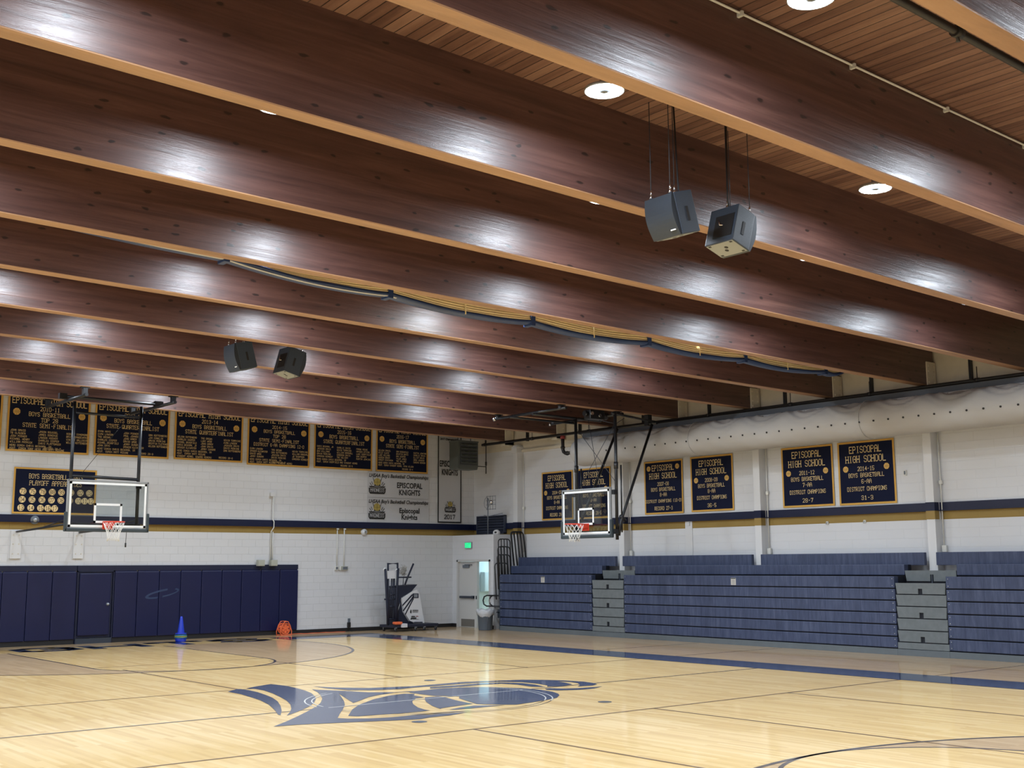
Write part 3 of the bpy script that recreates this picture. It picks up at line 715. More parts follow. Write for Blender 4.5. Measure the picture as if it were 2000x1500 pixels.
while y > 9.4:
    a = math.radians(192); bm = bmn(); c = Vector((0.418 * math.cos(a), y, 0.418 * math.sin(a))); d = Vector((math.cos(a), 0, math.sin(a)))
    tube(bm, [c, c + d * 0.012], 0.022, 10); obj('air_nozzle', bm, 'black_rubber', t); y -= 0.362
bm = bmn()
for i in range(24): box(bm, -0.01, 0.01, 24.0 - i * per, 24.02 - i * per, 0.36, 0.40)
box(bm, 0.0, 0.01, YF + 0.5, 24.3, 0.385, 0.40); obj('hanging_strap', bm, 'duct', t)

# small things on the right wall
for y0, lb in ((16.85, 'tiny white hook on the gold stripe under the banner 2011-12'), (15.83, 'tiny white hook on the gold stripe under the last banner')):
    t = thing('wall_hook', lb, 'hook', (XW, y0, 2.87), -PI / 2, 'hooks on the gold stripe'); bm = bmn(); box(bm, -0.03, 0.03, -0.03, 0, -0.035, 0.035, 0.004); obj('hook_plate', bm, 'conduit', t)
    bm = bmn(); tube(bm, [(0, -0.03, 0.01), (0, -0.07, 0.0), (0, -0.07, -0.04)], 0.010, 6); obj('hook_arm', bm, 'alu', t)
t = thing('wall_box', 'tiny grey box on the wall between the last banner and the right column', 'box', (XW, 14.72, 3.92), -PI / 2); bm = bmn(); box(bm, -0.035, 0.035, -0.04, 0, -0.06, 0.06, 0.005); obj('box_body', bm, 'conduit', t)
bm = bmn(); box(bm, -0.02, 0.02, -0.045, -0.04, -0.04, 0.04); obj('box_face', bm, 'grey_steel', t)
bm = bmn(); box(bm, XW - 0.02, XW, 21.10, 21.34, 2.10, 3.04); box(bm, XW - 0.05, XW, 21.17, 21.27, 2.93, 3.04); struct('trim_6', bm, 'white_paint')
# pipes and conduit between the near beams
bm = bmn(); y0 = beam_y(-1) - 0.03
pts = [(x, y0, ceil_z(x) - 0.05) for x in [XL + i * 1.1 for i in range(24)]]
tube(bm, pts, 0.013, 6)
for x in [XL + 0.5 + i * 1.75 for i in range(15)]: box(bm, x - 0.015, x + 0.015, y0 - 0.03, y0 + 0.03, ceil_z(x) - 0.085, ceil_z(x) - 0.035)
tag(obj('pale_conduit', bm, 'conduit'), 'thin pale conduit clipped along the top of the large near beam', 'conduit')
t = thing('branch_pipe', 'black sprinkler branch pipe crossing the top right corner below the planks', 'pipe')
bm = bmn(); zc = lambda x: beam_z(x) + 0.62
tube(bm, [(x, 5.0, zc(x)) for x in (XL, 4, 8, 12, 16, 20, 23.0)], 0.038, 10); obj('pipe_run', bm, 'pipe', t)
for x in (6.2, 9.2, 12.2):
    bm = bmn(); lathe(bm, [(0.0, -0.09), (0.02, -0.09), (0.012, -0.05), (0.03, -0.03), (0.055, -0.02), (0.055, 0.02), (0.0, 0.02)], 12, (x, 5.0, zc(x))); tube(bm, [(x - 0.05, 5.0, zc(x)), (x + 0.05, 5.0, zc(x))], 0.055, 10)
    obj('sprinkler_head', bm, 'pipe', t)

# ================================================================= BANNERS
def ball_emblem(t, x, z, r, y=-0.014):
    bm = bmn(); lathe(bm, [(0, 0), (r, 0)], 24)
    bmesh.ops.rotate(bm, verts=bm.verts[:], cent=(0, 0, 0), matrix=Matrix.Rotation(PI / 2, 3, 'X')); bmesh.ops.translate(bm, verts=bm.verts[:], vec=(x, y, z))
    e = obj('basketball_emblem', bm, 'ball_emb', t)
    bm = bmn(); tr = 0.035 * r + 0.002
    def arcl(P): 
        for (a, b), (c, d) in zip(P, P[1:]):
            v = Vector((c - a, d - b)).normalized() * tr; q = [(a - v.y, b + v.x), (a + v.y, b - v.x), (c + v.y, d - v.x), (c - v.y, d + v.x)]
            bm.faces.new([bm.verts.new((x + p, y - 0.003, z + s)) for p, s in q])
    arcl([(-r, 0), (r, 0)]); arcl([(0, -r), (0, r)])
    for s in (-1, 1): arcl([(s * (r * 0.35 + r * 0.35 * (k / 5) ** 2), r * 0.72 * k / 5 * 1.0) for k in range(-5, 6)])
    obj('ball_seam', bm, 'gold_band', e)
def cloth(t, w, h, edge, mat='banner', border='gold', bw=0.05, seed=0):
    """w wide, h high, centred on x, hanging down from z = h to z = 0, facing -y"""
    def wav(x, z): return 0.006 * math.sin(x * 3.1 + seed) * (1 - z / h) + 0.003 * math.sin(x * 9 + seed * 2)
    def topz(x): return 0.012 * abs(math.sin((x / w + 0.5) * PI * 5)) * (1 if border else 0)
    def grid(x0, x1, z0, z1, y, nx, nz, bmm):
        V = [[bmm.verts.new((x0 + (x1 - x0) * i / nx, y + wav(x0 + (x1 - x0) * i / nx, z0 + (z1 - z0) * j / nz), z0 + (z1 - z0) * j / nz)) for i in range(nx + 1)] for j in range(nz + 1)]
        for j in range(nz):
            for i in range(nx): bmm.faces.new((V[j][i], V[j][i + 1], V[j + 1][i + 1], V[j + 1][i]))
    bm = bmn(); box(bm, -w / 2 + 0.01, w / 2 - 0.01, 0.006, 0.012, 0.01, h - 0.01); grid(-w / 2 + bw * 0.5, w / 2 - bw * 0.5, bw * 0.5, h - bw * 0.5, 0, 14, 8, bm); obj('banner_cloth', bm, mat, t)
    if border:
        bm = bmn(); y = -0.003
        grid(-w / 2, w / 2, 0, bw, y, 14, 1, bm); grid(-w / 2, w / 2, h - bw, h, y, 14, 1, bm); grid(-w / 2, -w / 2 + bw, 0, h, y, 1, 8, bm); grid(w / 2 - bw, w / 2, 0, h, y, 1, 8, bm)
        obj('banner_border', bm, border, t)
def letters(t, rows, name='lettering', mat='letters', y=-0.015):
    bm = bmn()
    for s, x, z, h, w, al, th in rows: block_text(bm, s, x, z, h, w, y, th, al)
    return obj(name, bm, mat, t)
FB = []   # far wall banners: x0, x1, year lines
def far_banner(x0, x1, z0, z1, lines, cols, foot, record, label, balls=True, title_z=None, rx=0.0):
    w, h = x1 - x0, z1 - z0
    t = thing('championship_banner', label, 'banner', ((x0 + x1) / 2, YD - 0.02, z0), 0, 'black and gold banners on the far wall')
    cloth(t, w, h, 0, seed=x0)
    rows = [('EPISCOPAL HIGH SCHOOL', 0, h - 0.365, 0.145, w * 0.90, 'C', 0.75)]
    z = h - 0.525; pt_ = 0.152 if len(lines) < 4 else (0.142 if len(lines) == 4 else 0.130)
    for s in lines:
        hh = 0.098 if len(lines) < 5 else 0.086; rows.append((s, 0, z, hh, min(w * 0.80, len(s) * 0.068 * (w / 2.05)), 'C', 0.72)); z -= pt_
    cz = z + 0.02
    for ci, c in enumerate(cols):
        xx = [-w * 0.455, -w * 0.12, w * 0.215][ci]
        for ri, s in enumerate(c): rows.append((s, xx, cz - ri * 0.074 - (0.008 * ci), 0.046, min(len(s) * 0.036 * w / 2.05, w * 0.27), 'L', 0.75))
    nr = max((len(c) for c in cols), default=0); fz = min(0.27, cz - nr * 0.074 - 0.01)
    for ri, s in enumerate(foot): rows.append((s, -w * 0.455, fz - ri * 0.074, 0.046, min(len(s) * 0.036 * w / 2.05, w * 0.75), 'L', 0.75))
    if record: rows.append((record, rx * w, 0.085, 0.046, len(record) * 0.038 * w / 2.05, 'C', 0.75))
    letters(t, rows)
    if balls: ball_emblem(t, -w * 0.395, h - 0.58, 0.088); ball_emblem(t, w * 0.395, h - 0.60, 0.088)
    return t
BT, BB = 6.38, 4.80
far_banner(6.66, 8.70, BB, BT, ['2009-10', 'BOYS BASKETBALL', 'STATE SEMI-FINALIST'], [], [], '', 'black and gold banner, only its gold edge visible at the left border of the photo')
far_banner(8.82, 10.89, BB, BT, ['2010-11', 'BOYS BASKETBALL', 'TOP 28', 'STATE SEMI-FINALIST'],
    [['JOHN GAVID', 'TB CLAUSEN', 'JOSH POSNER', 'MICHAEL HENRY', 'WILLIAM PATRICK'], ['JASON ROUSSEL', 'JAMES DONOHUE', 'LAWSON HOOVER', 'CHARLES COOPER', 'CHRIS PLATTSMIER'], ['ROBERT DINSMORE', 'BRIAN DANDEVATER', 'VINCENT GALLEGIAO', 'WELDON ROTTENBERG']],
    ['HEAD COACH CHRIS BECKMAN, SR', 'ASST. COACH TONY HESS AND MATT MCCUNE'], 'RECORD 28-7', 'black and gold 2010-11 semi-finalist banner, leftmost complete one on the far wall', rx=0.05)
far_banner(11.02, 13.07, BB + 0.01, BT, ['2012-13', 'BOYS BASKETBALL', 'STATE QUARTERFINALIST'],
    [['RYAN MAYS', 'EVAN LAWSON', 'TAD BROWN', 'CHARLES COOPER', 'MICHAEL BRUNSFIELD', 'JOHN GAYO'], ['JOSH POSNER', 'PAUL JOHNSON', 'JOHN HARDY', 'DAVID WADE', 'JERRY DUNGAR', 'SPENCER KLEINPETER'], ['DAN ROTTENBERG', 'JIM CONKLIN', 'GAVIN PERKINS', 'GRIFFIN FLETCHER', 'WELDON ROTTENBERG']],
    ['HEAD COACH CHRIS BECKMAN, SR', 'ASST. COACH MATT MCCUNE'], 'RECORD 28-9', 'black and gold quarterfinalist banner behind the posts of the left hoop', rx=0.18)
far_banner(13.21, 15.25, BB + 0.02, BT, ['2013-14', 'BOYS BASKETBALL', 'STATE QUARTERFINALIST'],
    [['WELDON ROTTENBERG', 'CHARLES COOPER', 'MICHAEL BRUNSFIELD', 'CHRIS BECKMAN, JR', 'SPENCER KLEINPETER'], ['TAD BROWN', 'LUKE WADE', 'JOHN HARDY', 'JOHN DAVIS', 'JERRY DUNGAR'], ['KEVIN TOMPKINS', 'EVAN LAWSON', 'JACKSON DAVIS', 'DAVID PERKINS', 'DAN ROTTENBERG']],
    ['HEAD COACH CHRIS BECKMAN, SR', 'ASST. COACH MATT MCCUNE', 'VINCENT HEARD, EDWARD MOREAU'], 'RECORD 28-6', 'black and gold 2013-14 banner, just right of the left hoop posts', rx=0.25)
far_banner(15.39, 17.41, BB - 0.02, BT, ['2014-15', 'BOYS BASKETBALL', 'TOP 28', 'STATE SEMI-FINALIST', 'DISTRICT 6-AA CHAMPIONS 12-0'],
    [['EVAN LAWSON', 'SPENCER KLEINPETER', 'DAVID WADE', 'JERRY DUNGAR'], ['TAD BROWN', 'DAN ROTTENBERG', 'JACKSON DAVIS', 'GAVIN PERKINS'], ['KEVIN TOMPKINS', 'WILLIAM MARSHALL', 'JB THOMPSON', 'CAMERON KENNEDY']],
    ['HEAD COACH CHRIS BECKMAN, SR', 'ASST. COACH MATT MCCUNE, VINCENT HEARD'], 'RECORD 31-3', 'black and gold 2014-15 banner with five title lines on the far wall', rx=0.0)
far_banner(17.56, 19.60, BB - 0.01, BT, ['2015-16', 'BOYS BASKETBALL', 'STATE QUARTERFINALIST'],
    [['CHRIS BECKMAN, JR', 'JACKSON DAVIS', 'BEN WILLIAMS', 'GAVIN PERKINS', 'CAMERON KENNEDY'], ['CHARLIE DAVIS', 'KEVIN TOMPKINS', 'WILLIAM MARSHALL', 'CAMERON DAVIS', 'TRE HOLIDAY'], ['FRANK ROCHE', 'HAYDEN OTTING', 'LUKE COOPFIELD', 'SAM SCOPER', 'AUSTIN JENKINS']],
    ['HEAD COACH CHRIS BECKMAN, SR', 'ASST. COACH HOOPFIELD AND VINCENT HEARD'], 'RECORD 30-5', 'black and gold 2015-16 banner on the far wall, second from the white banners', rx=0.05)
far_banner(19.73, 21.68, BB - 0.01, BT, ['2016-17', 'BOYS BASKETBALL', 'STATE SEMI-FINALIST'],
    [['WILSON DANIEL', 'RILEY CLOYD', 'LUKE HOLLAND', 'HUDSON BAKER', 'ERNEST DICKINSON'], ['SAM ROSENFELD', 'GRIFFIN DAVIS', 'MAX SCOPER', 'TYLER JAMES', 'TRE WALLACE'], ['AUSTIN JENKINS', 'CHARLIE DAVIS', 'ELLIOT DAVIS', 'DREW JOHNSON', 'DUNCAN HENSON']],
    ['HEAD COACH CHRIS BECKMAN, SR', 'ASST. COACH VINCENT HEARD, RYAN WILSON'], 'RECORD 30-4', 'black and gold 2016-17 banner hanging directly above the white banners', rx=0.1)
# play-off years
t = thing('playoff_banner', 'black banner of play-off years in round patches behind the left backboard', 'banner', (10.10, YD - 0.02, 3.25))
w, h = 2.08, 1.16; cloth(t, w, h, 0, seed=3, bw=0.045)
rows = [('BOYS BASKETBALL STATS', 0, h - 0.27, 0.11, 1.34, 'C', 0.75), ('PLAYOFF APPEARANCES', 0, h - 0.44, 0.11, 1.30, 'C', 0.75)]
letters(t, rows)
yrs = [[('73', -0.80), ('75', -0.565), ('78', -0.32), ('88', -0.08), ('99', 0.15), ('00', 0.39), ('02', 0.63), ('03', 0.86)],
       [('04', -0.81), ('05', -0.57), ('06', -0.325), ('07', -0.09), ('08', 0.145), ('09', 0.37), ('10', 0.59), ('11', 0.75), ('12', 0.91)],
       [('13', -0.83), ('14', -0.59), ('15', -0.35), ('16', -0.17), ('17', 0.0)]]
bm = bmn(); bn = bmn()
for ri, row in enumerate(yrs):
    for s, x in row:
        z = h - 0.60 - ri * 0.205; r_ = 0.083
        c = [(x + r_ * math.cos(a), z + r_ * math.sin(a)) for a in [2 * PI * i / 20 for i in range(20)]]
        bm.faces.new([bm.verts.new((a, -0.014, b)) for a, b in c]); block_text(bn, s, x, z - 0.05, 0.10, 0.115, -0.018, 0.75)
obj('year_patch', bm, 'letters', t); obj('year_number', bn, 'banner', t)

# white event banners
def event_logo(t, x, z, s):
    bm = bmn(); r_ = 0.13 * s
    bm.faces.new([bm.verts.new((x + r_ * math.cos(a), -0.010, z + 0.10 * s + r_ * math.sin(a))) for a in [2 * PI * i / 24 for i in range(24)]])
    e = obj('event_ball', bm, 'ball_print', t)
    bm = bmn()
    def q(P, y=-0.012): bm.faces.new([bm.verts.new((x + a * s, y, z + b * s)) for a, b in P])
    for k in (-1, 1):
        q([(k * 0.15, 0.02), (k * 0.17, 0.02), (k * 0.22, 0.12), (k * 0.20, 0.12)]); q([(k * 0.18, -0.02), (k * 0.20, -0.02), (k * 0.28, 0.07), (k * 0.26, 0.08)])
        q([(k * 0.10, 0.13), (k * 0.12, 0.12), (k * 0.17, 0.24), (k * 0.155, 0.245)])
    q([(-0.30, -0.02), (-0.12, -0.02), (-0.09, 0.05), (-0.05, 0.0), (0.05, 0.0), (0.09, 0.05), (0.12, -0.02), (0.30, -0.02), (0.26, -0.06), (-0.26, -0.06)])
    q([(-0.31, -0.075), (0.31, -0.075), (0.30, -0.20), (0.26, -0.255), (-0.26, -0.255), (-0.30, -0.20)])
    q([(-0.13, 0.10), (0.13, 0.10), (0.13, 0.107), (-0.13, 0.107)]); q([(-0.004, -0.02), (0.004, -0.02), (0.004, 0.22), (-0.004, 0.22)])
    obj('event_badge', bm, 'ink', t)
    bm = bmn(); block_text(bm, 'MADNESS', x, z - 0.19 * s, 0.095 * s, 0.50 * s, -0.016, 1.1); block_text(bm, 'MARCH', x, z - 0.045 * s, 0.035 * s, 0.20 * s, -0.016, 1.0); obj('event_name', bm, 'white_cloth', t)
def white_banner(z0, z1, l1, l2, sz, label, rr):
    w, h = 2.30, z1 - z0
    t = thing('event_banner', label, 'banner', (20.58, YD - 0.03, z0), 0, 'white event banners'); cloth(t, w, h, 0, 'white_cloth', None, 0.0, seed=z0)
    text_mesh("LHSAA Boy's Basketball Championships", 0.155, 0, h - 0.115, 'ink', t, -0.010, 0.25, 0.004, width=2.22)
    text_mesh(l1, sz, 0.40, h * 0.46 + 0.03, 'ink', t, -0.010, 0, 0.007, width=rr[0]); text_mesh(l2, sz, 0.40, h * 0.46 - sz * 0.93 + 0.03, 'ink', t, -0.010, 0, 0.007, width=rr[1])
    event_logo(t, -0.80, 0.36, 1.0)
white_banner(3.99, 4.77, 'EPISCOPAL', 'KNIGHTS', 0.235, 'white championships banner with EPISCOPAL KNIGHTS in capitals, upper of the two', (0.96, 0.80))
white_banner(3.22, 3.98, 'Episcopal', 'Knights', 0.215, 'white championships banner with Episcopal Knights in small letters, lower of the two', (0.76, 0.60))
t = thing('event_banner', 'tall narrow white banner with black edges and the year 2017', 'banner', (22.54, YD - 0.03, 3.26)); w, h = 0.95, 2.86
cloth(t, w, h, 0, 'white_cloth', 'ink', 0.045, seed=1)
text_mesh('EPISCOPAL', 0.27, 0, 1.88, 'ink', t, -0.012, 0, 0.008, width=0.82); text_mesh('KNIGHTS', 0.27, 0, 1.61, 'ink', t, -0.012, 0, 0.008, width=0.64)
block = bmn(); block_text(block, '2017', 0, 0.13, 0.125, 0.42, -0.012, 1.1); obj('lettering', block, 'ink', t)
text_mesh('2017 Championships', 0.09, 0, 2.68, 'ink', t, -0.012, 0, 0.004, width=0.78)
event_logo(t, 0.02, 0.52, 0.72)

# right wall banners
def side_banner(y0, y1, z0, z1, rows_, balls, label, seed):
    w, h = y0 - y1, z1 - z0
    t = thing('championship_banner', label, 'banner', (XW - 0.025, (y0 + y1) / 2, z0), -PI / 2, 'black and gold banners on the right wall')
    cloth(t, w, h, 0, seed=seed, bw=0.045)
    rows = []
    for s, fz, hh, ww in rows_: rows.append((s, 0, h * fz, hh, ww * w, 'C', 0.74))
    letters(t, rows)
    for bx, bz in balls: ball_emblem(t, bx * w, bz * h, 0.072)
def std(year, cls, rec, top=0.80):
    return [('EPISCOPAL', 0.815, 0.145, 0.56), ('HIGH SCHOOL', 0.665, 0.145, 0.70), (year, 0.53, 0.090, 0.29), ('BOYS BASKETBALL', 0.43, 0.090, 0.62), (cls, 0.33, 0.090, 0.17), ('DISTRICT CHAMPIONS', 0.215, 0.090, 0.69), (rec, 0.075, 0.090, 0.20 if len(rec) < 6 else 0.44)]
bz = [(-0.36, 0.565), (0.36, 0.575)]
side_banner(27.13, 25.73, 3.25, 4.70, std('2004-05', '8-AA', 'RECORD 29-4'), bz, 'black and gold 2004-05 banner nearest the far corner on the right wall', 1)
side_banner(25.54, 24.13, 3.24, 4.70, std('2005-06', '8-AA', 'RECORD 28-5'), bz, 'black and gold banner seen half through the glass of the side backboard', 2)
side_banner(22.80, 21.37, 3.27, 4.72, std('2007-08', '8-AA', 'RECORD 27-3')[:5] + [('DISTRICT CHAMPIONS (10-0)', 0.215, 0.080, 0.93), ('RECORD 27-3', 0.075, 0.09, 0.46)], [(-0.37, 0.86), (0.37, 0.87)], 'black and gold 2007-08 banner just right of the side hoop brace', 3)
side_banner(21.10, 19.65, 3.28, 4.73, std('2008-09', '8-AA', '36-5'), bz, 'black and gold 2008-09 banner reading 36-5 on the right wall', 4)
side_banner(18.11, 16.61, 3.27, 4.73, std('2011-12', '7-AA', '28-7'), bz, 'black and gold 2011-12 banner reading 28-7 on the right wall', 5)
side_banner(16.47, 14.96, 3.26, 4.73, std('2014-15', '6-AA', '31-3'), bz, 'black and gold 2014-15 banner reading 31-3, closest to the right edge', 6)

# turns a measured direction into a point on a plane of known distance
def ray(px, py): return (fw + r2 * ((px - 1000) / F_PX) - u2 * ((py - 750) / F_PX))
def on_y(px, py, Y): d = ray(px, py); k = Y / d.y; return Vector((d.x * k, Y, CAM_H + d.z * k))
def on_x(px, py, X): d = ray(px, py); k = X / d.x; return Vector((X, d.y * k, CAM_H + d.z * k))
def local(t, bm):
    """the mesh was laid out in room coordinates: express it in the frame of its thing"""
    mt = Matrix.Translation(t.location) @ Matrix.Rotation(t.rotation_euler.z, 4, 'Z')
    bmesh.ops.transform(bm, matrix=mt.inverted(), verts=bm.verts[:])
    return bm

# ================================================================= WALL PADS
seams = [5.3, 5.92, 6.52, 7.12, 7.72, 8.32, 8.92, 9.52, 10.13, 10.74]
seams_r = [11.72, 12.33, 12.93, 13.53, 14.13, 14.73, 15.32, 15.92, 16.51, 17.10]
def pad(x0, x1, label, group='navy wall pads'):
    w = x1 - x0
    t = thing('wall_pad', label, 'wall pad', ((x0 + x1) / 2, YD, 0.12), 0, group)
    bm = bmn(); box(bm, -w / 2 + 0.004, w / 2 - 0.004, -0.075, -0.012, 0.0, 1.69, 0.022); obj('pad_cushion', bm, 'pad', t)
    bm = bmn(); box(bm, -w / 2 + 0.02, w / 2 - 0.02, -0.045, -0.012, 1.68, 1.715); obj('pad_flap', bm, 'pad', t)
def padset(sm, names):
    for i, (a, b) in enumerate(zip(sm, sm[1:])): pad(a, b, names[i])
padset(seams[5:], ['navy wall pad cut by the left edge of the photo', 'navy wall pad second from the left edge of the photo', 'navy wall pad two panels left of the padded door', 'navy wall pad directly left of the padded door'])
for a, b in zip(seams[:5], seams[1:6]): pad(a, b, 'navy wall pad on the far wall beyond the left edge of the photo', 'pads outside the photo')
padset(seams_r, ['navy wall pad directly right of the padded door', 'navy wall pad with the left half of a pale scuff mark', 'navy wall pad with the right half of a pale scuff mark', 'navy wall pad behind the blue cone',
    'navy wall pad just right of the blue cone', 'navy wall pad halfway between blue cone and orange reel', 'navy wall pad below the left beige box', 'navy wall pad below the right beige box, left of the orange reel', 'last navy wall pad at the right end, behind the orange reel'])
for xa, xb, lab in ((5.3, 10.74, 'dark navy boards above and below the wall pads left of the padded door'), (11.72, 17.1, 'dark navy boards above and below the wall pads right of the padded door')):
    t = thing('pad_rail', lab, 'rail', (xa, YD, 0), group='navy boards framing the wall pads')
    bm = bmn(); box(bm, 0, xb - xa, -0.05, 0, 1.835, 1.965); obj('top_board', bm, 'pad_rail', t)
    bm = bmn(); box(bm, 0, xb - xa, -0.045, 0, 0, 0.118); obj('base_board', bm, 'black_rubber', t)
t = thing('padded_door', 'padded navy door with round knob set between the wall pads', 'door', (11.22, YD, 0))
bm = bmn(); box(bm, -0.45, 0.45, -0.05, -0.0, 0.14, 1.80, 0.01); obj('door_leaf', bm, 'pad_rail', t)
bm = bmn(); box(bm, -0.41, 0.40, -0.095, -0.05, 0.20, 1.77, 0.025); obj('door_cushion', bm, 'pad', t)
bm = bmn(); box(bm, -0.47, -0.44, -0.07, 0, 0, 1.835); box(bm, 0.46, 0.49, -0.07, 0, 0, 1.835); box(bm, -0.47, 0.49, -0.07, 0, 1.80, 1.965); obj('door_frame', bm, 'pad_rail', t)
bm = bmn(); box(bm, -0.46, 0.46, -0.10, 0, 0.0, 0.13); obj('door_sill', bm, 'dark_steel', t)
bm = bmn(); lathe(bm, [(0, 0.16), (0.03, 0.155), (0.035, 0.13), (0.015, 0.115), (0.04, 0.10), (0.04, 0.09)], 16)
bmesh.ops.rotate(bm, verts=bm.verts[:], cent=(0, 0, 0), matrix=Matrix.Rotation(PI / 2, 3, 'X')); bmesh.ops.translate(bm, verts=bm.verts[:], vec=(0.33, 0, 0.98)); obj('door_knob', bm, 'alu', t)
# pale swoosh scuff across two pads
t = thing('scuff_decal', 'pale worn oval swoosh mark across two navy pads', 'decal', (13.02, YD - 0.077, 1.22))
bm = bmn()
o_ = [(0.47 * math.cos(a), 0.105 * math.sin(a) + 0.09 * math.cos(a)) for a in [2 * PI * i / 40 for i in range(40)]]
i_ = [(0.40 * math.cos(a) + 0.02, 0.06 * math.sin(a) + 0.075 * math.cos(a)) for a in [2 * PI * i / 40 for i in range(40)]]
for i in range(40):
    if 3 < i < 8 or 27 < i < 30: continue
    j = (i + 1) % 40; bm.faces.new([bm.verts.new((a, 0, b)) for a, b in (o_[i], o_[j], i_[j], i_[i])])
obj('scuff_mark', bm, 'pad_mark', t)

# ================================================================= SMALL THINGS ON THE FAR WALL
for x, lab in ((9.2, 'flat white plate on the far wall near the left edge, holding a hoop arm'), (10.75, 'flat white painted plate bolted to the far wall under the left backboard')):
    t = thing('wall_plate', lab, 'bracket', (x, YD, 2.14), 0, 'painted hoop plates')
    bm = bmn(); box(bm, -0.13, 0.13, -0.045, 0, 0, 0.69, 0.004); obj('plate', bm, 'white_paint', t)
    bm = bmn()
    for dx in (-0.07, 0.07):
        for z in (0.12, 0.36, 0.58): tube(bm, [(dx, -0.06, z), (dx, -0.04, z)], 0.014, 6)
    obj('bolt', bm, 'cream', t)
def roundel(x, z, r, mat, lab):
    t = thing('wall_speaker', lab, 'speaker', (x, YD, z), 0, 'round wall fixtures'); bm = bmn()
    lathe(bm, [(0, 0.10), (r * 0.55, 0.10), (r * 0.6, 0.06), (r * 0.9, 0.08), (r, 0.05), (r, 0)], 24); bmesh.ops.rotate(bm, verts=bm.verts[:], cent=(0, 0, 0), matrix=Matrix.Rotation(PI / 2, 3, 'X')); obj('fixture_shell', bm, mat, t)
    bm = bmn(); lathe(bm, [(0, 0.108), (r * 0.4, 0.106), (r * 0.45, 0.098)], 20); bmesh.ops.rotate(bm, verts=bm.verts[:], cent=(0, 0, 0), matrix=Matrix.Rotation(PI / 2, 3, 'X')); obj('fixture_core', bm, 'alu' if mat != 'alu' else 'grey_steel', t)
roundel(19.33, 2.93, 0.095, 'white_paint', 'small round white fixture on the gold stripe below the white banners')
roundel(9.62, 3.10, 0.11, 'grey_steel', 'small round grey fixture on the blue band left of the left backboard')
t = thing('wall_conduit', 'white conduit with box on top running down the far wall to two beige boxes', 'conduit', (16.24, YD, 0))
bm = bmn(); box(bm, -0.09, 0.05, -0.09, 0, 3.90, 4.02, 0.005); obj('camera_box', bm, 'white_paint', t)
bm = bmn(); tube(bm, [(0, -0.07, 3.9), (0, -0.07, 3.24), (0.02, -0.10, 3.18), (0.02, -0.10, 3.02), (-0.03, -0.04, 2.9), (-0.03, -0.03, 2.05)], 0.016, 8); tube(bm, [(0.03, -0.03, 2.9), (0.03, -0.03, 2.05)], 0.016, 8); obj('conduit_run', bm, 'conduit', t)
for x, lab in ((15.86, 'beige junction box on top of the pads, left one of two'), (16.26, 'beige junction box on top of the pads at the foot of the white conduit')):
    t = thing('junction_box', lab, 'electrical box', (x, YD - 0.052, 1.93), 0, 'beige boxes above the pads'); bm = bmn(); box(bm, -0.10, 0.10, -0.14, 0, 0, 0.17, 0.008); obj('box_body', bm, 'beige_box', t)
    bm = bmn(); box(bm, -0.09, 0.09, -0.146, -0.14, 0.015, 0.155); obj('box_cover', bm, 'beige_box', t)
t = thing('wall_conduit', 'pair of thin white conduits ending at small outlet boxes right of the pads', 'conduit', (18.5, YD, 0))
for dx in (-0.10, 0.14):
    bm = bmn(); tube(bm, [(dx, -0.03, 2.98), (dx, -0.03, 1.9)], 0.018, 8); box(bm, dx - 0.04, dx + 0.04, -0.06, -0.05, 2.99, 3.03); obj('conduit_run', bm, 'conduit', t)
bm = bmn(); box(bm, -0.16, -0.06, -0.06, 0, 1.80, 1.91, 0.005); box(bm, -0.03, 0.04, -0.06, 0, 1.80, 1.91, 0.005); obj('outlet_box', bm, 'conduit', t)
bm = bmn(); box(bm, 0.07, 0.27, -0.065, 0, 1.80, 1.91, 0.005); obj('outlet_box', bm, 'beige_box', t)
bm = bmn(); box(bm, -0.145, -0.075, -0.065, -0.06, 1.82, 1.895); obj('outlet_face', bm, 'grey_steel', t)
bm = bmn(); box(bm, 0.09, 0.25, -0.07, -0.065, 1.815, 1.895); obj('outlet_face', bm, 'grey_steel', t)
t = thing('wall_outlet', 'dark wall outlet with a plugged in black adapter low on the white far wall', 'outlet', (18.86, YD, 0))
bm = bmn(); box(bm, -0.035, 0.045, -0.02, 0, 0.26, 0.38, 0.004); obj('outlet_plate', bm, 'grey_steel', t)
bm = bmn(); box(bm, -0.07, 0.02, -0.09, -0.02, 0.12, 0.27, 0.012); tube(bm, [(-0.02, -0.05, 0.14), (-0.03, -0.08, 0.02), (0.0, -0.2, 0.012)], 0.008, 6); obj('adapter', bm, 'black_rubber', t)
bm = bmn(); pts = [(16.55 + i * 0.09, YD - 0.13 + 0.05 * math.sin(i * 1.3) + 0.04 * math.sin(i * 0.5), 0.012) for i in range(24)]; tube(bm, pts, 0.007, 6)
tag(obj('extension_cord', bm, 'orange'), 'orange extension cord lying along the foot of the far wall', 'cord')

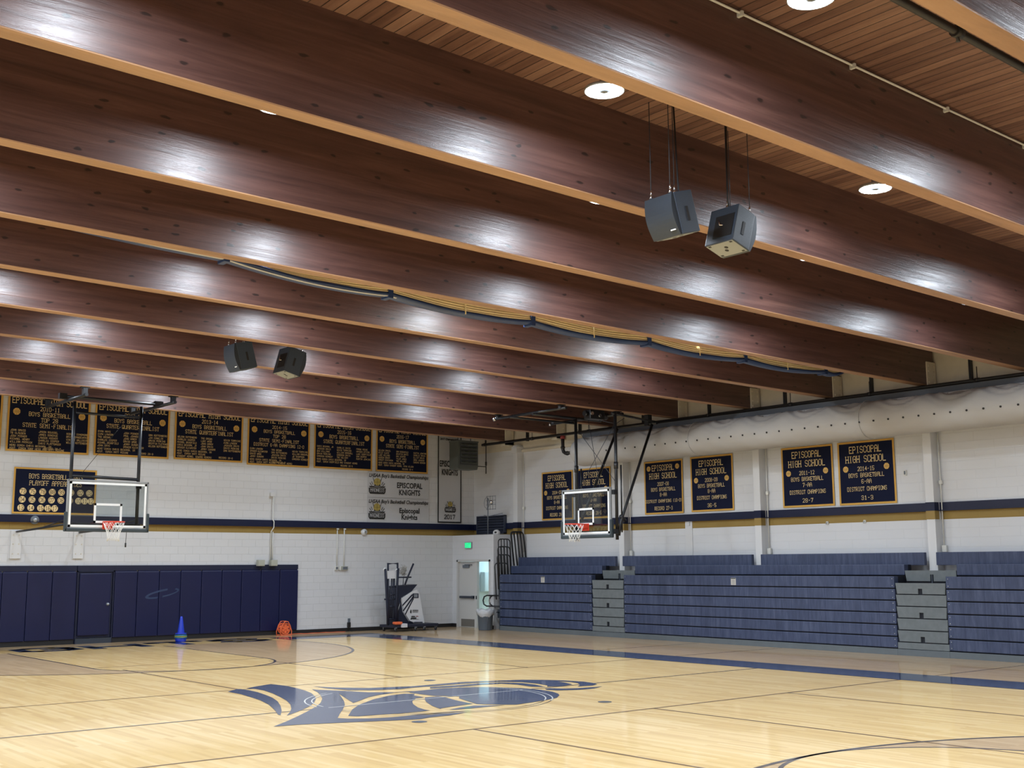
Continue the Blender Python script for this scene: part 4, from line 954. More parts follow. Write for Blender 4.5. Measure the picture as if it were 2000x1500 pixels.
# orange cord reel
t = thing('cord_reel', 'orange plastic cord reel standing on the floor against the last pad', 'reel', (16.49, 30.12, 0))
def wheel(bm, y, r, hub, n=36):
    """flat reel side with six round windows"""
    ro = [(r * math.cos(2 * PI * i / n), 0.19 + r * math.sin(2 * PI * i / n)) for i in range(n)]; rm = [(r * 0.80 * math.cos(2 * PI * i / n), 0.19 + r * 0.80 * math.sin(2 * PI * i / n)) for i in range(n)]
    for i in range(n):
        j = (i + 1) % n
        for y_ in (y, y + 0.015): bm.faces.new([bm.verts.new((a, y_, b)) for a, b in (ro[i], ro[j], rm[j], rm[i])])
        bm.faces.new([bm.verts.new(p) for p in ((ro[i][0], y, ro[i][1]), (ro[j][0], y, ro[j][1]), (ro[j][0], y + 0.015, ro[j][1]), (ro[i][0], y + 0.015, ro[i][1]))])
    for k in range(6):
        a = 2 * PI * k / 6 + 0.5; d = Vector((math.cos(a), math.sin(a))); s = Vector((-d.y, d.x)) * 0.030
        P = [(d * hub - s), (d * hub + s), (d * r * 0.85 + s * 1.3), (d * r * 0.85 - s * 1.3)]
        prism(bm, [(p.x, 0.19 + p.y) for p in P], y, y + 0.015)
    prism(bm, [(hub * 1.15 * math.cos(2 * PI * i / 20), 0.19 + hub * 1.15 * math.sin(2 * PI * i / 20)) for i in range(20)], y - 0.005, y + 0.02)
for y in (-0.09, 0.075):
    bm = bmn(); wheel(bm, y, 0.158, 0.036); obj('reel_side', bm, 'orange', t)
bm = bmn()
for k in range(7): tube(bm, [(0.095 * math.cos(a) , -0.07 + k * 0.022, 0.19 + 0.095 * math.sin(a)) for a in [2 * PI * i / 20 for i in range(20)]], 0.011, 6, closed=True)
obj('wound_cord', bm, 'orange', t)
bm = bmn()
for y in (-0.12, 0.11): tube(bm, [(-0.17, y, 0.014), (-0.175, y, 0.12), (-0.12, y, 0.28), (-0.05, y, 0.385), (0.05, y, 0.385), (0.12, y, 0.28), (0.175, y, 0.12), (0.17, y, 0.014), (-0.17, y, 0.014)], 0.012, 8)
tube(bm, [(0, -0.12, 0.39), (0, 0.11, 0.39)], 0.014, 8); tube(bm, [(0, -0.12, 0.19), (0, 0.11, 0.19)], 0.012, 8); obj('reel_stand', bm, 'orange', t)

# stacked training cones
CN = (13.12, 29.42)
def cone_thing(z, mat, lab, tall, r=0.135, h=0.04):
    t = thing('training_cone', lab, 'cone', (CN[0], CN[1], z), 0, 'cones stacked by the far wall')
    bm = bmn()
    if tall: 
        lathe(bm, [(0.095, 0.0), (0.092, 0.02), (0.035, 0.42), (0.022, 0.45), (0.0, 0.452)], 24); obj('cone_body', bm, mat, t)
        bm = bmn(); lathe(bm, [(0.0, 0.0), (0.14, 0.0), (0.145, 0.012), (0.14, 0.025), (0.09, 0.03)], 24); obj('cone_base', bm, mat, t)
    else: lathe(bm, [(r * 0.45, h * 1.0), (r * 0.7, h * 0.9), (r, 0.006), (r, 0.0), (r * 0.9, 0.0), (r * 0.6, h * 0.6), (r * 0.45, h)], 24); obj('cone_body', bm, mat, t)
bm = bmn(); t = thing('training_cone', 'upturned dark teal bucket cone at the bottom of the cone stack', 'cone', (CN[0], CN[1], 0), 0, 'cones stacked by the far wall'); lathe(bm, [(0.0, 0.0), (0.125, 0.0), (0.13, 0.02), (0.15, 0.10), (0.145, 0.104), (0.0, 0.10)], 24); obj('cone_body', bm, 'cone_blue', t)
cone_thing(0.105, 'cone_green', 'teal disc cone just above the bottom of the stack', False, 0.165)
cone_thing(0.132, 'cone_yellow', 'yellow green disc cone in the middle of the cone stack', False, 0.16)
cone_thing(0.160, 'cone_green', 'teal disc cone directly under the tall blue cone', False, 0.165)
cone_thing(0.200, 'cone_blue', 'tall bright blue cone on top of the cone stack', True)

# ================================================================= BASKETBALL HOOPS
def hoop_front(t, W_, H_, gz, sq_w, sq_h, sq_z):
    """board in the local XZ plane facing -y, bottom of the glass at z = gz"""
    z0, z1, hw = gz, gz + H_, W_ / 2
    bb = bpy.data.objects.new('backboard', None); COL.objects.link(bb); bb.parent = t
    bm = bmn(); box(bm, -hw, hw, -0.006, 0.006, z0, z1); obj('glass_pane', bm, 'glass', bb)
    bm = bmn(); b = 0.05
    for y in (-0.010,):
        for a in ((-hw + 0.02, hw - 0.02, z0 + 0.02, z0 + 0.02 + b), (-hw + 0.02, hw - 0.02, z1 - 0.02 - b, z1 - 0.02), (-hw + 0.02, -hw + 0.02 + b, z0 + 0.02, z1 - 0.02), (hw - 0.02 - b, hw - 0.02, z0 + 0.02, z1 - 0.02)): box(bm, a[0], a[1], y, y + 0.003, a[2], a[3])
        s = sq_w / 2
        for a in ((-s, s, sq_z, sq_z + b), (-s, s, sq_z + sq_h - b, sq_z + sq_h), (-s, -s + b, sq_z, sq_z + sq_h), (s - b, s, sq_z, sq_z + sq_h)): box(bm, a[0], a[1], y, y + 0.003, a[2], a[3])
    obj('board_marking', bm, 'board_white', bb)
    bm = bmn()
    for a in ((-hw - 0.02, hw + 0.02, z1 - 0.01, z1 + 0.03), (-hw - 0.02, hw + 0.02, z0 - 0.03, z0 + 0.01), (-hw - 0.03, -hw + 0.01, z0 - 0.02, z1 + 0.03), (hw - 0.01, hw + 0.03, z0 - 0.02, z1 + 0.03)): box(bm, a[0], a[1], -0.012, 0.04, a[2], a[3], 0.004)
    obj('board_frame', bm, 'alu', bb)
    bm = bmn(); box(bm, -hw - 0.06, hw + 0.06, -0.03, 0.06, z0 - 0.085, z0 - 0.005, 0.018)
    for s in (-1, 1): box(bm, s * (hw - 0.0), s * (hw + 0.065), -0.03, 0.06, z0 - 0.085, z0 + 0.36, 0.02)
    obj('board_padding', bm, 'board_pad', bb)
    # rim
    rm = bmn(); rz = sq_z + 0.015; cy = -0.40; r_ = 0.235
    tube(rm, [(r_ * math.cos(a), cy + r_ * math.sin(a), rz) for a in [2 * PI * i / 36 for i in range(36)]], 0.011, 8, closed=True)
    box(rm, -0.11, 0.11, -0.17, -0.012, rz - 0.012, rz + 0.008, 0.003); box(rm, -0.12, 0.12, -0.03, -0.012, rz - 0.16, rz + 0.02, 0.003)
    for s in (-1, 1): tube(rm, [(s * 0.09, -0.03, rz - 0.13), (s * 0.10, -0.19, rz - 0.012)], 0.010, 6)
    box(rm, -0.10, 0.10, -0.16, -0.03, rz - 0.09, rz - 0.01, 0.01)
    rim = obj('rim', rm, 'hoop', t)
    nb = bmn(); n = 12; L_ = [0, 0.10, 0.19, 0.27, 0.34, 0.42]; RR = [0.232, 0.20, 0.165, 0.140, 0.128, 0.135]
    for k in range(n):
        for s in (0, 1):
            P = []
            for i, (dz, rr) in enumerate(zip(L_, RR)):
                off = ((i % 2) * (1 if s else -1)) * PI / n * 1.0
                a = 2 * PI * k / n + off + 0.03 * math.sin(k * 3 + i); P.append((rr * math.cos(a), cy + rr * math.sin(a), rz - 0.01 - dz + 0.01 * math.sin(k * 5 + i)))
            tube(nb, P, 0.0045, 5)
    obj('net', nb, 'net', rim)
    return bb
# far hoop
t = thing('basketball_hoop', 'left basketball hoop with glass backboard hanging in front of the far wall', 'basketball hoop', (10.19, 27.10, 0), 0)
bb = hoop_front(t, 1.85, 1.07, 2.81, 0.66, 0.45, 2.93)
def part(t, name, mat, fn, parent=None):
    bm = bmn(); fn(bm); return obj(name, local(t, bm), mat, parent or t)
for x in (9.34, 10.93): part(t, 'mast', 'black', lambda bm, x=x: (tube(bm, [(x, 27.22, 2.80), (x, 27.22, 5.72)], 0.040, 10), box(bm, x - 0.06, x + 0.06, 27.15, 27.2, 3.75, 3.87), box(bm, x - 0.06, x + 0.06, 27.15, 27.2, 2.80, 2.92)))
part(t, 'lower_crossbar', 'black', lambda bm: (tube(bm, [(9.34, 27.22, 4.00), (10.93, 27.22, 3.97)], 0.038, 10), tube(bm, [(9.34, 27.22, 2.90), (10.93, 27.22, 2.90)], 0.03, 8)))
part(t, 'upper_crossbar', 'black', lambda bm: tube(bm, [(9.34, 27.22, 5.46), (10.93, 27.22, 5.46)], 0.030, 10))
part(t, 'ceiling_pipe', 'black', lambda bm: (tube(bm, [(8.98, 27.15, 5.80), (11.38, 27.15, 5.80)], 0.036, 10), box(bm, 8.95, 9.12, 27.09, 27.21, 5.74, 5.87), box(bm, 11.22, 11.42, 27.09, 27.21, 5.74, 5.87)))
for x in (9.17, 11.24):
    part(t, 'beam_pipe', 'black', lambda bm, x=x: (tube(bm, [(x, 25.98, 5.72), (x, 28.62, 5.72)], 0.040, 10)))
    for y in (26.11, 28.55): part(t, 'beam_clamp', 'black', lambda bm, x=x, y=y: (box(bm, x - 0.05, x + 0.05, y - 0.05, y + 0.05, 5.72, beam_z(x)), box(bm, x - 0.10, x + 0.10, y - 0.06, y + 0.06, beam_z(x) - 0.025, beam_z(x))))
for x0, x1 in ((9.2, 9.34), (10.75, 10.93)): part(t, 'wall_arm', 'black', lambda bm, x0=x0, x1=x1: (tube(bm, [(x0, 30.48, 2.80), (x0, 30.40, 2.80), (x1, 27.24, 2.90)], 0.026, 8), tube(bm, [(x0 * 0.55 + x1 * 0.45, 29.0, 2.84), (x1, 27.24, 3.02)], 0.016, 8)))
part(t, 'steel_cable', 'black', lambda bm: (tube(bm, [(9.55, 27.2, 4.02), (10.45, 27.25, 5.2)], 0.006, 5), tube(bm, [(10.70, 27.22, 2.78), (10.69, 27.22, 2.42)], 0.006, 5), tube(bm, [(10.69, 27.22, 2.48), (10.69, 27.22, 2.38)], 0.02, 6)))
# side hoop
t = thing('basketball_hoop', 'right side basketball hoop on diagonal braces in front of the right wall banners', 'basketball hoop', (20.20, 21.61, 0), -PI / 2)
bb = hoop_front(t, 1.72, 1.12, 2.655, 0.58, 0.42, 2.90)
for y in (22.12, 20.68): part(t, 'mast', 'black', lambda bm, y=y: (tube(bm, [(20.36, y, 2.52), (20.36, y, 5.66)], 0.040, 10), tube(bm, [(20.36, y, 4.25), (20.36, y, 4.42)], 0.055, 10), tube(bm, [(20.50, y - 0.03, 4.35), (20.50, y - 0.03, 2.70)], 0.02, 8), box(bm, 20.24, 20.36, y - 0.05, y + 0.05, 3.62, 3.72), box(bm, 20.24, 20.36, y - 0.05, y + 0.05, 2.66, 2.78)))
part(t, 'lower_crossbar', 'black', lambda bm: (tube(bm, [(20.36, 22.12, 2.72), (20.36, 20.68, 2.72)], 0.035, 8), tube(bm, [(20.36, 22.12, 3.72), (20.36, 20.68, 3.72)], 0.025, 8)))
part(t, 'diagonal_brace', 'black', lambda bm: (tube(bm, [(22.08, 21.06, 5.52), (20.45, 20.64, 2.95), (20.40, 20.66, 2.62)], 0.036, 10), tube(bm, [(20.46, 20.66, 3.10), (20.62, 20.66, 2.98)], 0.05, 8), box(bm, 22.02, 22.16, 21.15, 21.29, 5.48, beam_z(22.1))))
part(t, 'diagonal_brace', 'black', lambda bm: (tube(bm, [(22.08, 22.34, 5.52), (20.45, 22.10, 2.95), (20.40, 22.12, 2.62)], 0.036, 10)))
part(t, 'brace_pipe', 'black', lambda bm: tube(bm, [(22.08, 20.9, 5.53), (22.08, 23.75, 5.53)], 0.036, 10))
for x in (19.07, 21.0):
    part(t, 'beam_pipe', 'black', lambda bm, x=x: tube(bm, [(x, 21.05, 5.70), (x, 23.80, 5.70)], 0.036, 10))
    for y in (21.24, 23.68): part(t, 'beam_clamp', 'black', lambda bm, x=x, y=y: (box(bm, x - 0.05, x + 0.05, y - 0.05, y + 0.05, 5.70, beam_z(x)), box(bm, x - 0.10, x + 0.10, y - 0.06, y + 0.06, beam_z(x) - 0.02, beam_z(x))))
part(t, 'ceiling_pipe', 'black', lambda bm: (tube(bm, [(18.85, 22.95, 5.64), (21.15, 22.95, 5.64)], 0.03, 10), tube(bm, [(18.9, 22.12, 5.64), (21.25, 22.12, 5.64)], 0.036, 10), tube(bm, [(20.25, 20.68, 5.62), (22.10, 20.95, 5.56)], 0.03, 10)))
part(t, 'pipe_cap', 'chrome', lambda bm: (tube(bm, [(19.07, 23.80, 5.70), (19.07, 23.88, 5.68)], 0.045, 10), tube(bm, [(21.0, 23.80, 5.70), (21.0, 23.86, 5.69)], 0.045, 10)))
part(t, 'winch_motor', 'black', lambda bm: (box(bm, 20.35, 20.85, 21.55, 21.80, 5.58, 5.82, 0.02), tube(bm, [(20.85, 21.68, 5.70), (21.02, 21.68, 5.70)], 0.10, 14), tube(bm, [(20.25, 21.68, 5.72), (20.35, 21.68, 5.72)], 0.07, 12)))
part(t, 'motor_hub', 'chrome', lambda bm: (tube(bm, [(20.40, 21.53, 5.72), (20.40, 21.548, 5.72)], 0.05, 12), tube(bm, [(20.68, 21.53, 5.68), (20.68, 21.548, 5.68)], 0.05, 12)))
part(t, 'steel_cable', 'dark_steel', lambda bm: (tube(bm, [(20.37, 22.12, 5.4), (20.37, 20.68, 3.9)], 0.007, 5), tube(bm, [(20.37, 20.68, 5.4), (20.37, 22.12, 3.75)], 0.007, 5), tube(bm, [(20.6, 21.5, 5.55), (20.9, 21.2, 5.45), (21.1, 21.1, 5.6)], 0.008, 5), tube(bm, [(20.30, 21.2, 3.8), (20.6, 21.9, 5.6)], 0.007, 5)))

# ================================================================= SPEAKERS
def speaker(loc, face, tilt, label, cable_top, group, plate=True, sz=0.88):
    """face = +1 looks towards the right wall, -1 towards the left wall"""
    t = thing('hanging_speaker', label, 'speaker', loc, 0, group)
    w, d, h = 0.46 * sz, 0.40 * sz, 0.52 * sz
    rot = Matrix.Rotation(tilt * face, 3, 'Y')
    def fin(bm): bmesh.ops.rotate(bm, verts=bm.verts[:], cent=(0, 0, 0), matrix=rot); return bm
    bm = bmn(); box(bm, -d / 2, d / 2 - 0.06, -w / 2, w / 2, -h / 2, h / 2, 0.008)
    if face < 0: bmesh.ops.scale(bm, vec=(-1, 1, 1), verts=bm.verts[:])
    obj('speaker_shell', fin(bm), 'speaker', t)
    bm = bmn(); P = [(d / 2 - 0.06, -w / 2)] + [(d / 2 - 0.06 + 0.085 * math.cos(a) + 0.0, (w / 2) * math.sin(a)) for a in [-PI / 2 * 0.98 + PI * 0.98 * i / 12 for i in range(13)]] + [(d / 2 - 0.06, w / 2)]
    # curved front: bulges between top and bottom
    P = [(d / 2 - 0.062, -h / 2 + 0.003)] + [(d / 2 - 0.03 + 0.05 * math.cos(PI / 2 * (i / 6 - 1)), (h / 2 - 0.003) * (i / 6 - 1)) for i in range(13)] + [(d / 2 - 0.062, h / 2 - 0.003)]
    if face < 0: P = [(-a, b) for a, b in P][::-1]
    prism(bm, P, -w / 2 + 0.006, w / 2 - 0.006, 'Y'); obj('speaker_grille', fin(bm), 'speaker_grille', t)
    for s in (-1, 1):
        bm = bmn(); box(bm, -0.055, -0.015, s * (w / 2 + 0.003), s * (w / 2 - 0.01), -0.10, 0.06)
        if face < 0: bmesh.ops.scale(bm, vec=(-1, 1, 1), verts=bm.verts[:])
        obj('handle_slot', fin(bm), 'black_rubber', t)
    bm = bmn(); box(bm, -d / 2 + 0.012, d / 2 - 0.07, -w / 2 + 0.012, w / 2 - 0.012, -h / 2 - 0.004, -h / 2)
    if face < 0: bmesh.ops.scale(bm, vec=(-1, 1, 1), verts=bm.verts[:])
    pl = obj('bottom_plate', fin(bm), 'speaker_plate' if plate else 'speaker', t)
    for q in range(6):
        bm = bmn()
        if q < 2: s = (-1, 1)[q]; tube(bm, [(-0.03 + s * 0.03, s * 0.02, -h / 2 - 0.006), (-0.03 + s * 0.03, s * 0.02, -h / 2 - 0.004)], 0.024, 12)
        else: a = (-1, 1)[q % 2]; b = (-1, 1)[q // 4]; box(bm, -0.03 + a * 0.10, -0.03 + a * 0.125, b * w * 0.42, b * w * 0.33, -h / 2 - 0.006, -h / 2 - 0.004)
        if face < 0: bmesh.ops.scale(bm, vec=(-1, 1, 1), verts=bm.verts[:])
        obj('fly_point', fin(bm), 'black_rubber', pl)
    if face < 0:
        bm = bmn(); box(bm, -d / 2 - 0.004, -d / 2 + 0.006, -0.17, -0.10, -h * 0.37, -h * 0.34); obj('front_badge', fin(bm), 'board_white', t)
    bm = bmn(); box(bm, -d / 2 - 0.006, -d / 2, -0.17, 0.10, -0.16, 0.12); 
    if face < 0: bmesh.ops.scale(bm, vec=(-1, 1, 1), verts=bm.verts[:])
    rp = obj('rear_panel', fin(bm), 'black_rubber', t)
    bm = bmn(); tube(bm, [(-d / 2 - 0.01, -0.05, -0.02), (-d / 2 - 0.05, -0.02, -0.03), (-d / 2 - 0.03, 0.03, 0.05)], 0.010, 6)
    if face < 0: bmesh.ops.scale(bm, vec=(-1, 1, 1), verts=bm.verts[:])
    obj('cable_plug', fin(bm), 'chrome', rp)
    top = [rot @ Vector((face * a, b, h / 2)) for a, b in ((-0.13, 0.0), (0.10, 0.14), (0.10, -0.14))]
    for i, p in enumerate(top[:3] if cable_top > 0.5 else top):
        bm = bmn(); q = Vector((p.x, p.y, cable_top)); tube(bm, [p + Vector((0, 0, 0.08)), q], 0.005, 5); obj('suspension_wire', bm, 'dark_steel', t)
        bm = bmn(); tube(bm, [p, p + Vector((0, 0, 0.04))], 0.018, 8); tube(bm, [p + Vector((0, 0, 0.035)), p + Vector((0, 0, 0.10))], 0.010, 6); obj('shackle', bm, 'chrome', t)
    bm = bmn(); p = top[0]; tube(bm, [p + Vector((-0.02 * face, -0.05, -0.05)), p + Vector((-0.03 * face, -0.03, 0.12)), (p.x, p.y - 0.02, cable_top)], 0.010, 6); obj('signal_cable', bm, 'black_rubber', t)
speaker((9.20, 8.42, 5.665), -1, math.radians(17), 'black hanging speaker facing left, left one of the near pair', ceil_z(9.2) - 5.665, 'near pair of speakers')
speaker((10.20, 8.42, 5.665), 1, math.radians(17), 'black hanging speaker facing right with pale underside, right one of the near pair', ceil_z(10.2) - 5.665, 'near pair of speakers')
speaker((9.86, 19.95, 5.80), -1, math.radians(15), 'black hanging speaker facing left, left one of the small far pair', ceil_z(9.8) - 5.80, 'far pair of speakers', False, 0.97)
speaker((10.92, 19.95, 5.79), 1, math.radians(15), 'black hanging speaker facing right, right one of the small far pair', ceil_z(10.9) - 5.79, 'far pair of speakers', True, 0.97)

# ================================================================= DIVIDER CURTAIN
t = thing('divider_curtain', 'rolled up blue and pale gold divider curtain slung under the ceiling beams', 'curtain', (0, 14.9, 0))
sup = [(4.6, 6.27), (7.08, 6.17), (9.81, 6.04), (12.69, 5.97), (15.51, 5.95), (18.25, 5.93), (20.9, 5.95), (21.6, 6.03)]
def zc_(x):
    for (a, za), (b, zb) in zip(sup, sup[1:]):
        if x <= b:
            u = max(0, (x - a) / (b - a)); return za + (zb - za) * u - 0.075 * math.sin(PI * u) ** 0.8 * (1 if a > 6 else 0.35)
    return sup[-1][1]
def gh(x): 
    u = max(0.0, min(1.0, (x - 7.4) / 2.6)); v = max(0.0, min(1.0, (21.6 - x) / 2.0)); return 0.16 * (u ** 0.7) * (0.25 + 0.75 * v)
n = 150; X = [4.6 + (21.6 - 4.6) * i / n for i in range(n + 1)]
def sweep(name, mat, prof, x0=0, x1=99, closed=False):
    bm = bmn(); rows = [[bm.verts.new(p) for p in prof(x)] for x in X if x0 <= x <= x1]; m = len(rows[0])
    for A, B in zip(rows, rows[1:]):
        for j in range(m if closed else m - 1): f = bm.faces.new((A[j], B[j], B[(j + 1) % m], A[(j + 1) % m])); f.smooth = True
    return obj(name, bm, mat, t)
def near_sup(x): return min(abs(x - s[0]) for s in sup)
def pg(x):
    g = gh(x) * (0.78 + 0.22 * min(1, near_sup(x) / 0.25)); z = zc_(x) + 0.045; P = []
    for k in range(4):
        for q in range(5):
            a = q / 4; P.append((x, -0.055 - 0.028 * math.sin(PI * a) + k * 0.008 + 0.004 * math.sin(x * 3 + k), z + g * (k + a) / 4))
    P.append((x, 0.10, z + g + 0.01)); P.append((x, 0.10, z)); return P
sweep('gold_fold', 'curtain_gold', pg, 7.3, 21.5)
def pb(x):
    z = zc_(x); s = 0.012 * math.sin(x * 5.1) + 0.008 * math.sin(x * 11); k = 0.5 + 0.5 * min(1, max(0, (x - 5) / 3)); h0 = 0.02 + 0.02 * math.sin(x * 2.3) ** 2
    e = min(1, (21.6 - x) / 0.8 + 0.15) * 1.0
    return [(x, -0.085, z + 0.035 + h0 * 0.5), (x, -0.098, z + 0.02), (x, -0.08 + s, z - 0.005 * k), (x, 0.0, z - 0.018 * k + s * 0.3), (x, 0.09, z - 0.01 * k), (x, 0.12, z + 0.03), (x, 0.11, z + 0.05 + 0.08 * e * (1 - min(1, gh(x) / 0.12))), (x, -0.02, z + 0.05 + 0.02 * k)]
sweep('blue_pouch', 'curtain_blue', pb, closed=True)
def ph(x):
    z = zc_(x); k = 0.5 + 0.5 * min(1, max(0, (x - 5) / 3)); return [(x, -0.083, z - 0.006 * k), (x, -0.084, z - 0.013 * k), (x, -0.055, z - 0.020 * k), (x, -0.05, z - 0.014 * k)]
sweep('white_hem', 'curtain_white', ph, 0, 10)
for i, (sx_, sz_) in enumerate(sup[1:-1]):
    bm = bmn(); g = gh(sx_); box(bm, sx_ - 0.045, sx_ + 0.045, -0.10, 0.12, sz_ - 0.05, sz_ + g + 0.03, 0.01); obj('lifting_strap', bm, 'curtain_blue', t)
    bm = bmn(); tube(bm, [(sx_, 0.05, sz_ + g), (sx_, 0.05, ceil_z(sx_))], 0.006, 5); obj('lifting_cable', bm, 'dark_steel', t)
for (a, _), (b, _) in zip(sup[2:], sup[3:-1]):
    x = (a + b) / 2; bm = bmn(); z = zc_(x); box(bm, x - 0.010, x + 0.010, -0.10, -0.08, z, z + gh(x) + 0.03); obj('tie_strap', bm, 'curtain_gold', t)

# ================================================================= BLEACHERS
ZR = [0.14, 0.385, 0.635, 0.885, 1.14, 1.39, 1.655, 1.905, 2.15]
XR = [22.47] * 6 + [22.88, 23.18]
def bleacher(y0, y1, row8, label, sign=None, step7=(0, 0)):
    t = thing('bleacher', label, 'bleacher', (22.9, (y0 + y1) / 2, 0), group='navy folded bleacher sections')
    for k in range(7):
        a, b = y0 - (0.0 if k < 6 else 0.02), y1
        part(t, 'seat_row', 'bleacher', lambda bm, k=k, a=a, b=b: box(bm, XR[k], XR[k] + 0.16, b, a, ZR[k] + 0.012, ZR[k + 1] - 0.012, 0.012))
    for a, b in row8: part(t, 'seat_row', 'bleacher', lambda bm, a=a, b=b: box(bm, 23.18, 23.30 - 0.02, b, a, ZR[7] - 0.03, ZR[8], 0.012))
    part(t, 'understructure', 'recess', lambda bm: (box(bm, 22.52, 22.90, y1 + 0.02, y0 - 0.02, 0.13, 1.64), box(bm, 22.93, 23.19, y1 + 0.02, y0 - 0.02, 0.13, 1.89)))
    part(t, 'kick_board', 'kick', lambda bm: box(bm, 22.462, 22.50, y1, y0, 0.0, 0.13, 0.003))
    # end cap screws along both ends of every row
    bm = bmn()
    for k in range(6):
        for y in (y0 - 0.05, y1 + 0.05):
            for z in (ZR[k] + 0.06, ZR[k + 1] - 0.06): tube(bm, [(22.463, y, z), (22.472, y, z)], 0.010, 6)
    obj('end_screw', local(t, bm), 'alu', t)
    if sign: part(t, 'warning_label', 'label', lambda bm: box(bm, 22.463, 22.468, sign - 0.075, sign + 0.075, 1.42, 1.59)); part(t, 'label_print', 'ink', lambda bm: (box(bm, 22.460, 22.463, sign - 0.07, sign + 0.07, 1.565, 1.585), [box(bm, 22.460, 22.463, sign - 0.05, sign + 0.05, 1.44 + i * 0.03, 1.448 + i * 0.03) for i in range(4)]))
    return t
B1 = bleacher(27.86, 23.86, [(27.83, 23.64)], 'navy folded bleacher section at the far end with curved black end rails', 25.89)
bleacher(22.61, 14.46, [(23.36, 18.86), (18.58, 14.15)], 'long navy folded bleacher section in the middle of the right wall', 18.86)
bleacher(13.26, 7.0, [(13.87, 9.39), (9.11, 7.0)], 'navy folded bleacher section cut by the right edge of the photo')
def stair(y0, y1, label):
    t = thing('aisle_steps', label, 'steps', (22.9, (y0 + y1) / 2, 0), group='grey aisle steps in the bleachers')
    m = (y0 + y1) / 2
    for k in range(5):
        zt = 1.505 - 0.247 * k; zb = zt - 0.226; f = 0.035 + 0.004 * k
        def fn(bm, zt=zt, zb=zb, k=k):
            # slightly tapered riser panel with a notch in every other one
            if k % 2 == 0: P = [(y0 - 0.02, zt), (y0 - 0.055, zb), (m + 0.05, zb), (m + 0.05, zb + 0.11), (m - 0.05, zb + 0.11), (m - 0.05, zb), (y1 + 0.035, zb), (y1 + 0.015, zt)]
            else: P = [(y0 - 0.02, zt), (y0 - 0.055, zb), (y1 + 0.02, zb), (y1 + 0.01, zt)]
            prism(bm, P, 22.475, 22.505, 'X')
        part(t, 'step_riser', 'step', fn)
    part(t, 'step_riser', 'step', lambda bm: box(bm, 22.475, 22.505, y1 + 0.005, y0 - 0.01, 0.14, 0.27))
    part(t, 'kick_board', 'kick', lambda bm: box(bm, 22.462, 22.50, y1 + 0.002, y0 - 0.002, 0.0, 0.13, 0.003))
    part(t, 'upper_riser', 'step', lambda bm: prism(bm, [(y0 + 0.0, 1.765), (y0 - 0.04, 1.54), (m + 0.0, 1.54), (m, 1.68), (m - 0.08, 1.68), (m - 0.08, 1.54), (y1 - 0.0, 1.54), (y1 - 0.0, 1.765)], 22.89, 22.92, 'X'))
    part(t, 'rail_socket', 'dark_steel', lambda bm: box(bm, 22.90, 22.94, m - 0.05, m - 0.02, 1.50, 1.68))
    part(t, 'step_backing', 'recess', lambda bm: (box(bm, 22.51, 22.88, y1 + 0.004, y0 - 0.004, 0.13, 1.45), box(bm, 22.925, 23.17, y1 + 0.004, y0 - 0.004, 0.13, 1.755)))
stair(23.86, 22.61, 'grey aisle steps between the far and the middle bleacher section')
stair(14.46, 13.26, 'grey aisle steps near the right edge below the white column')
# end rails of the far section
def rail_panel(x0, x1, z0, z1, y, n, lean=0.0, r=0.017, rr=0.10):
    def fn(bm):
        P = [(x0 + lean * 0, y, z0)]
        P += [(x0, y, z1 - rr)] + [(x0 + rr - rr * math.cos(a), y, z1 - rr + rr * math.sin(a)) for a in (PI / 6, PI / 3)] + [(x0 + rr, y, z1), (x1 - rr, y, z1)] + [(x1 - rr + rr * math.sin(a), y, z1 - rr + rr * math.cos(a)) for a in (PI / 6, PI / 3)] + [(x1, y, z1 - rr), (x1, y, z0)]
        k = lambda p: (p[0] + lean * (z1 - p[2]) / (z1 - z0), p[1], p[2])
        tube(bm, [k(p) for p in P], r, 8)
        for i in range(1, n): x = x0 + (x1 - x0) * i / n; tube(bm, [k((x, y, z1)), k((x, y, z0))], r * 0.9, 6)
    return fn
for i, (x0, x1, z0, z1, y) in enumerate(((22.44, 22.90, 1.40, 2.70, 27.90), (22.45, 22.93, 1.30, 2.47, 27.94), (22.46, 22.96, 1.20, 2.23, 27.98), (22.40, 22.90, 0.90, 1.98, 28.02))):
    part(B1, 'end_rail', 'black', rail_panel(x0, x1, z0, z1, y, 4, 0.06))
part(B1, 'tall_end_rail', 'black', rail_panel(22.90, 23.40, 1.9, 2.93, 27.88, 4, 0.14)); part(B1, 'tall_end_rail', 'black', rail_panel(22.98, 23.47, 1.9, 2.91, 27.94, 4, 0.12))
part(B1, 'end_panel', 'dark_steel', lambda bm: box(bm, 22.48, 22.53, 27.865, 27.90, 0.0, 1.60))
for d_ in (0.0, 0.14): part(B1, 'folded_handrail', 'black', lambda bm, d_=d_: tube(bm, [(22.56 + d_, 27.92, 1.01), (22.56 + d_, 28.60 - d_, 1.01), (22.55 + d_, 28.72 - d_, 0.97), (22.55 + d_, 28.78 - d_, 0.86), (22.55 + d_, 28.74 - d_, 0.74), (22.56 + d_, 28.62 - d_, 0.69), (22.56 + d_, 27.92, 0.69)], 0.022, 8))
part(B1, 'drive_box', 'dark_steel', lambda bm: (box(bm, 22.56, 22.68, 27.92, 28.10, 0.35, 0.60, 0.01), box(bm, 22.56, 22.62, 27.92, 28.16, 0.50, 0.53)))

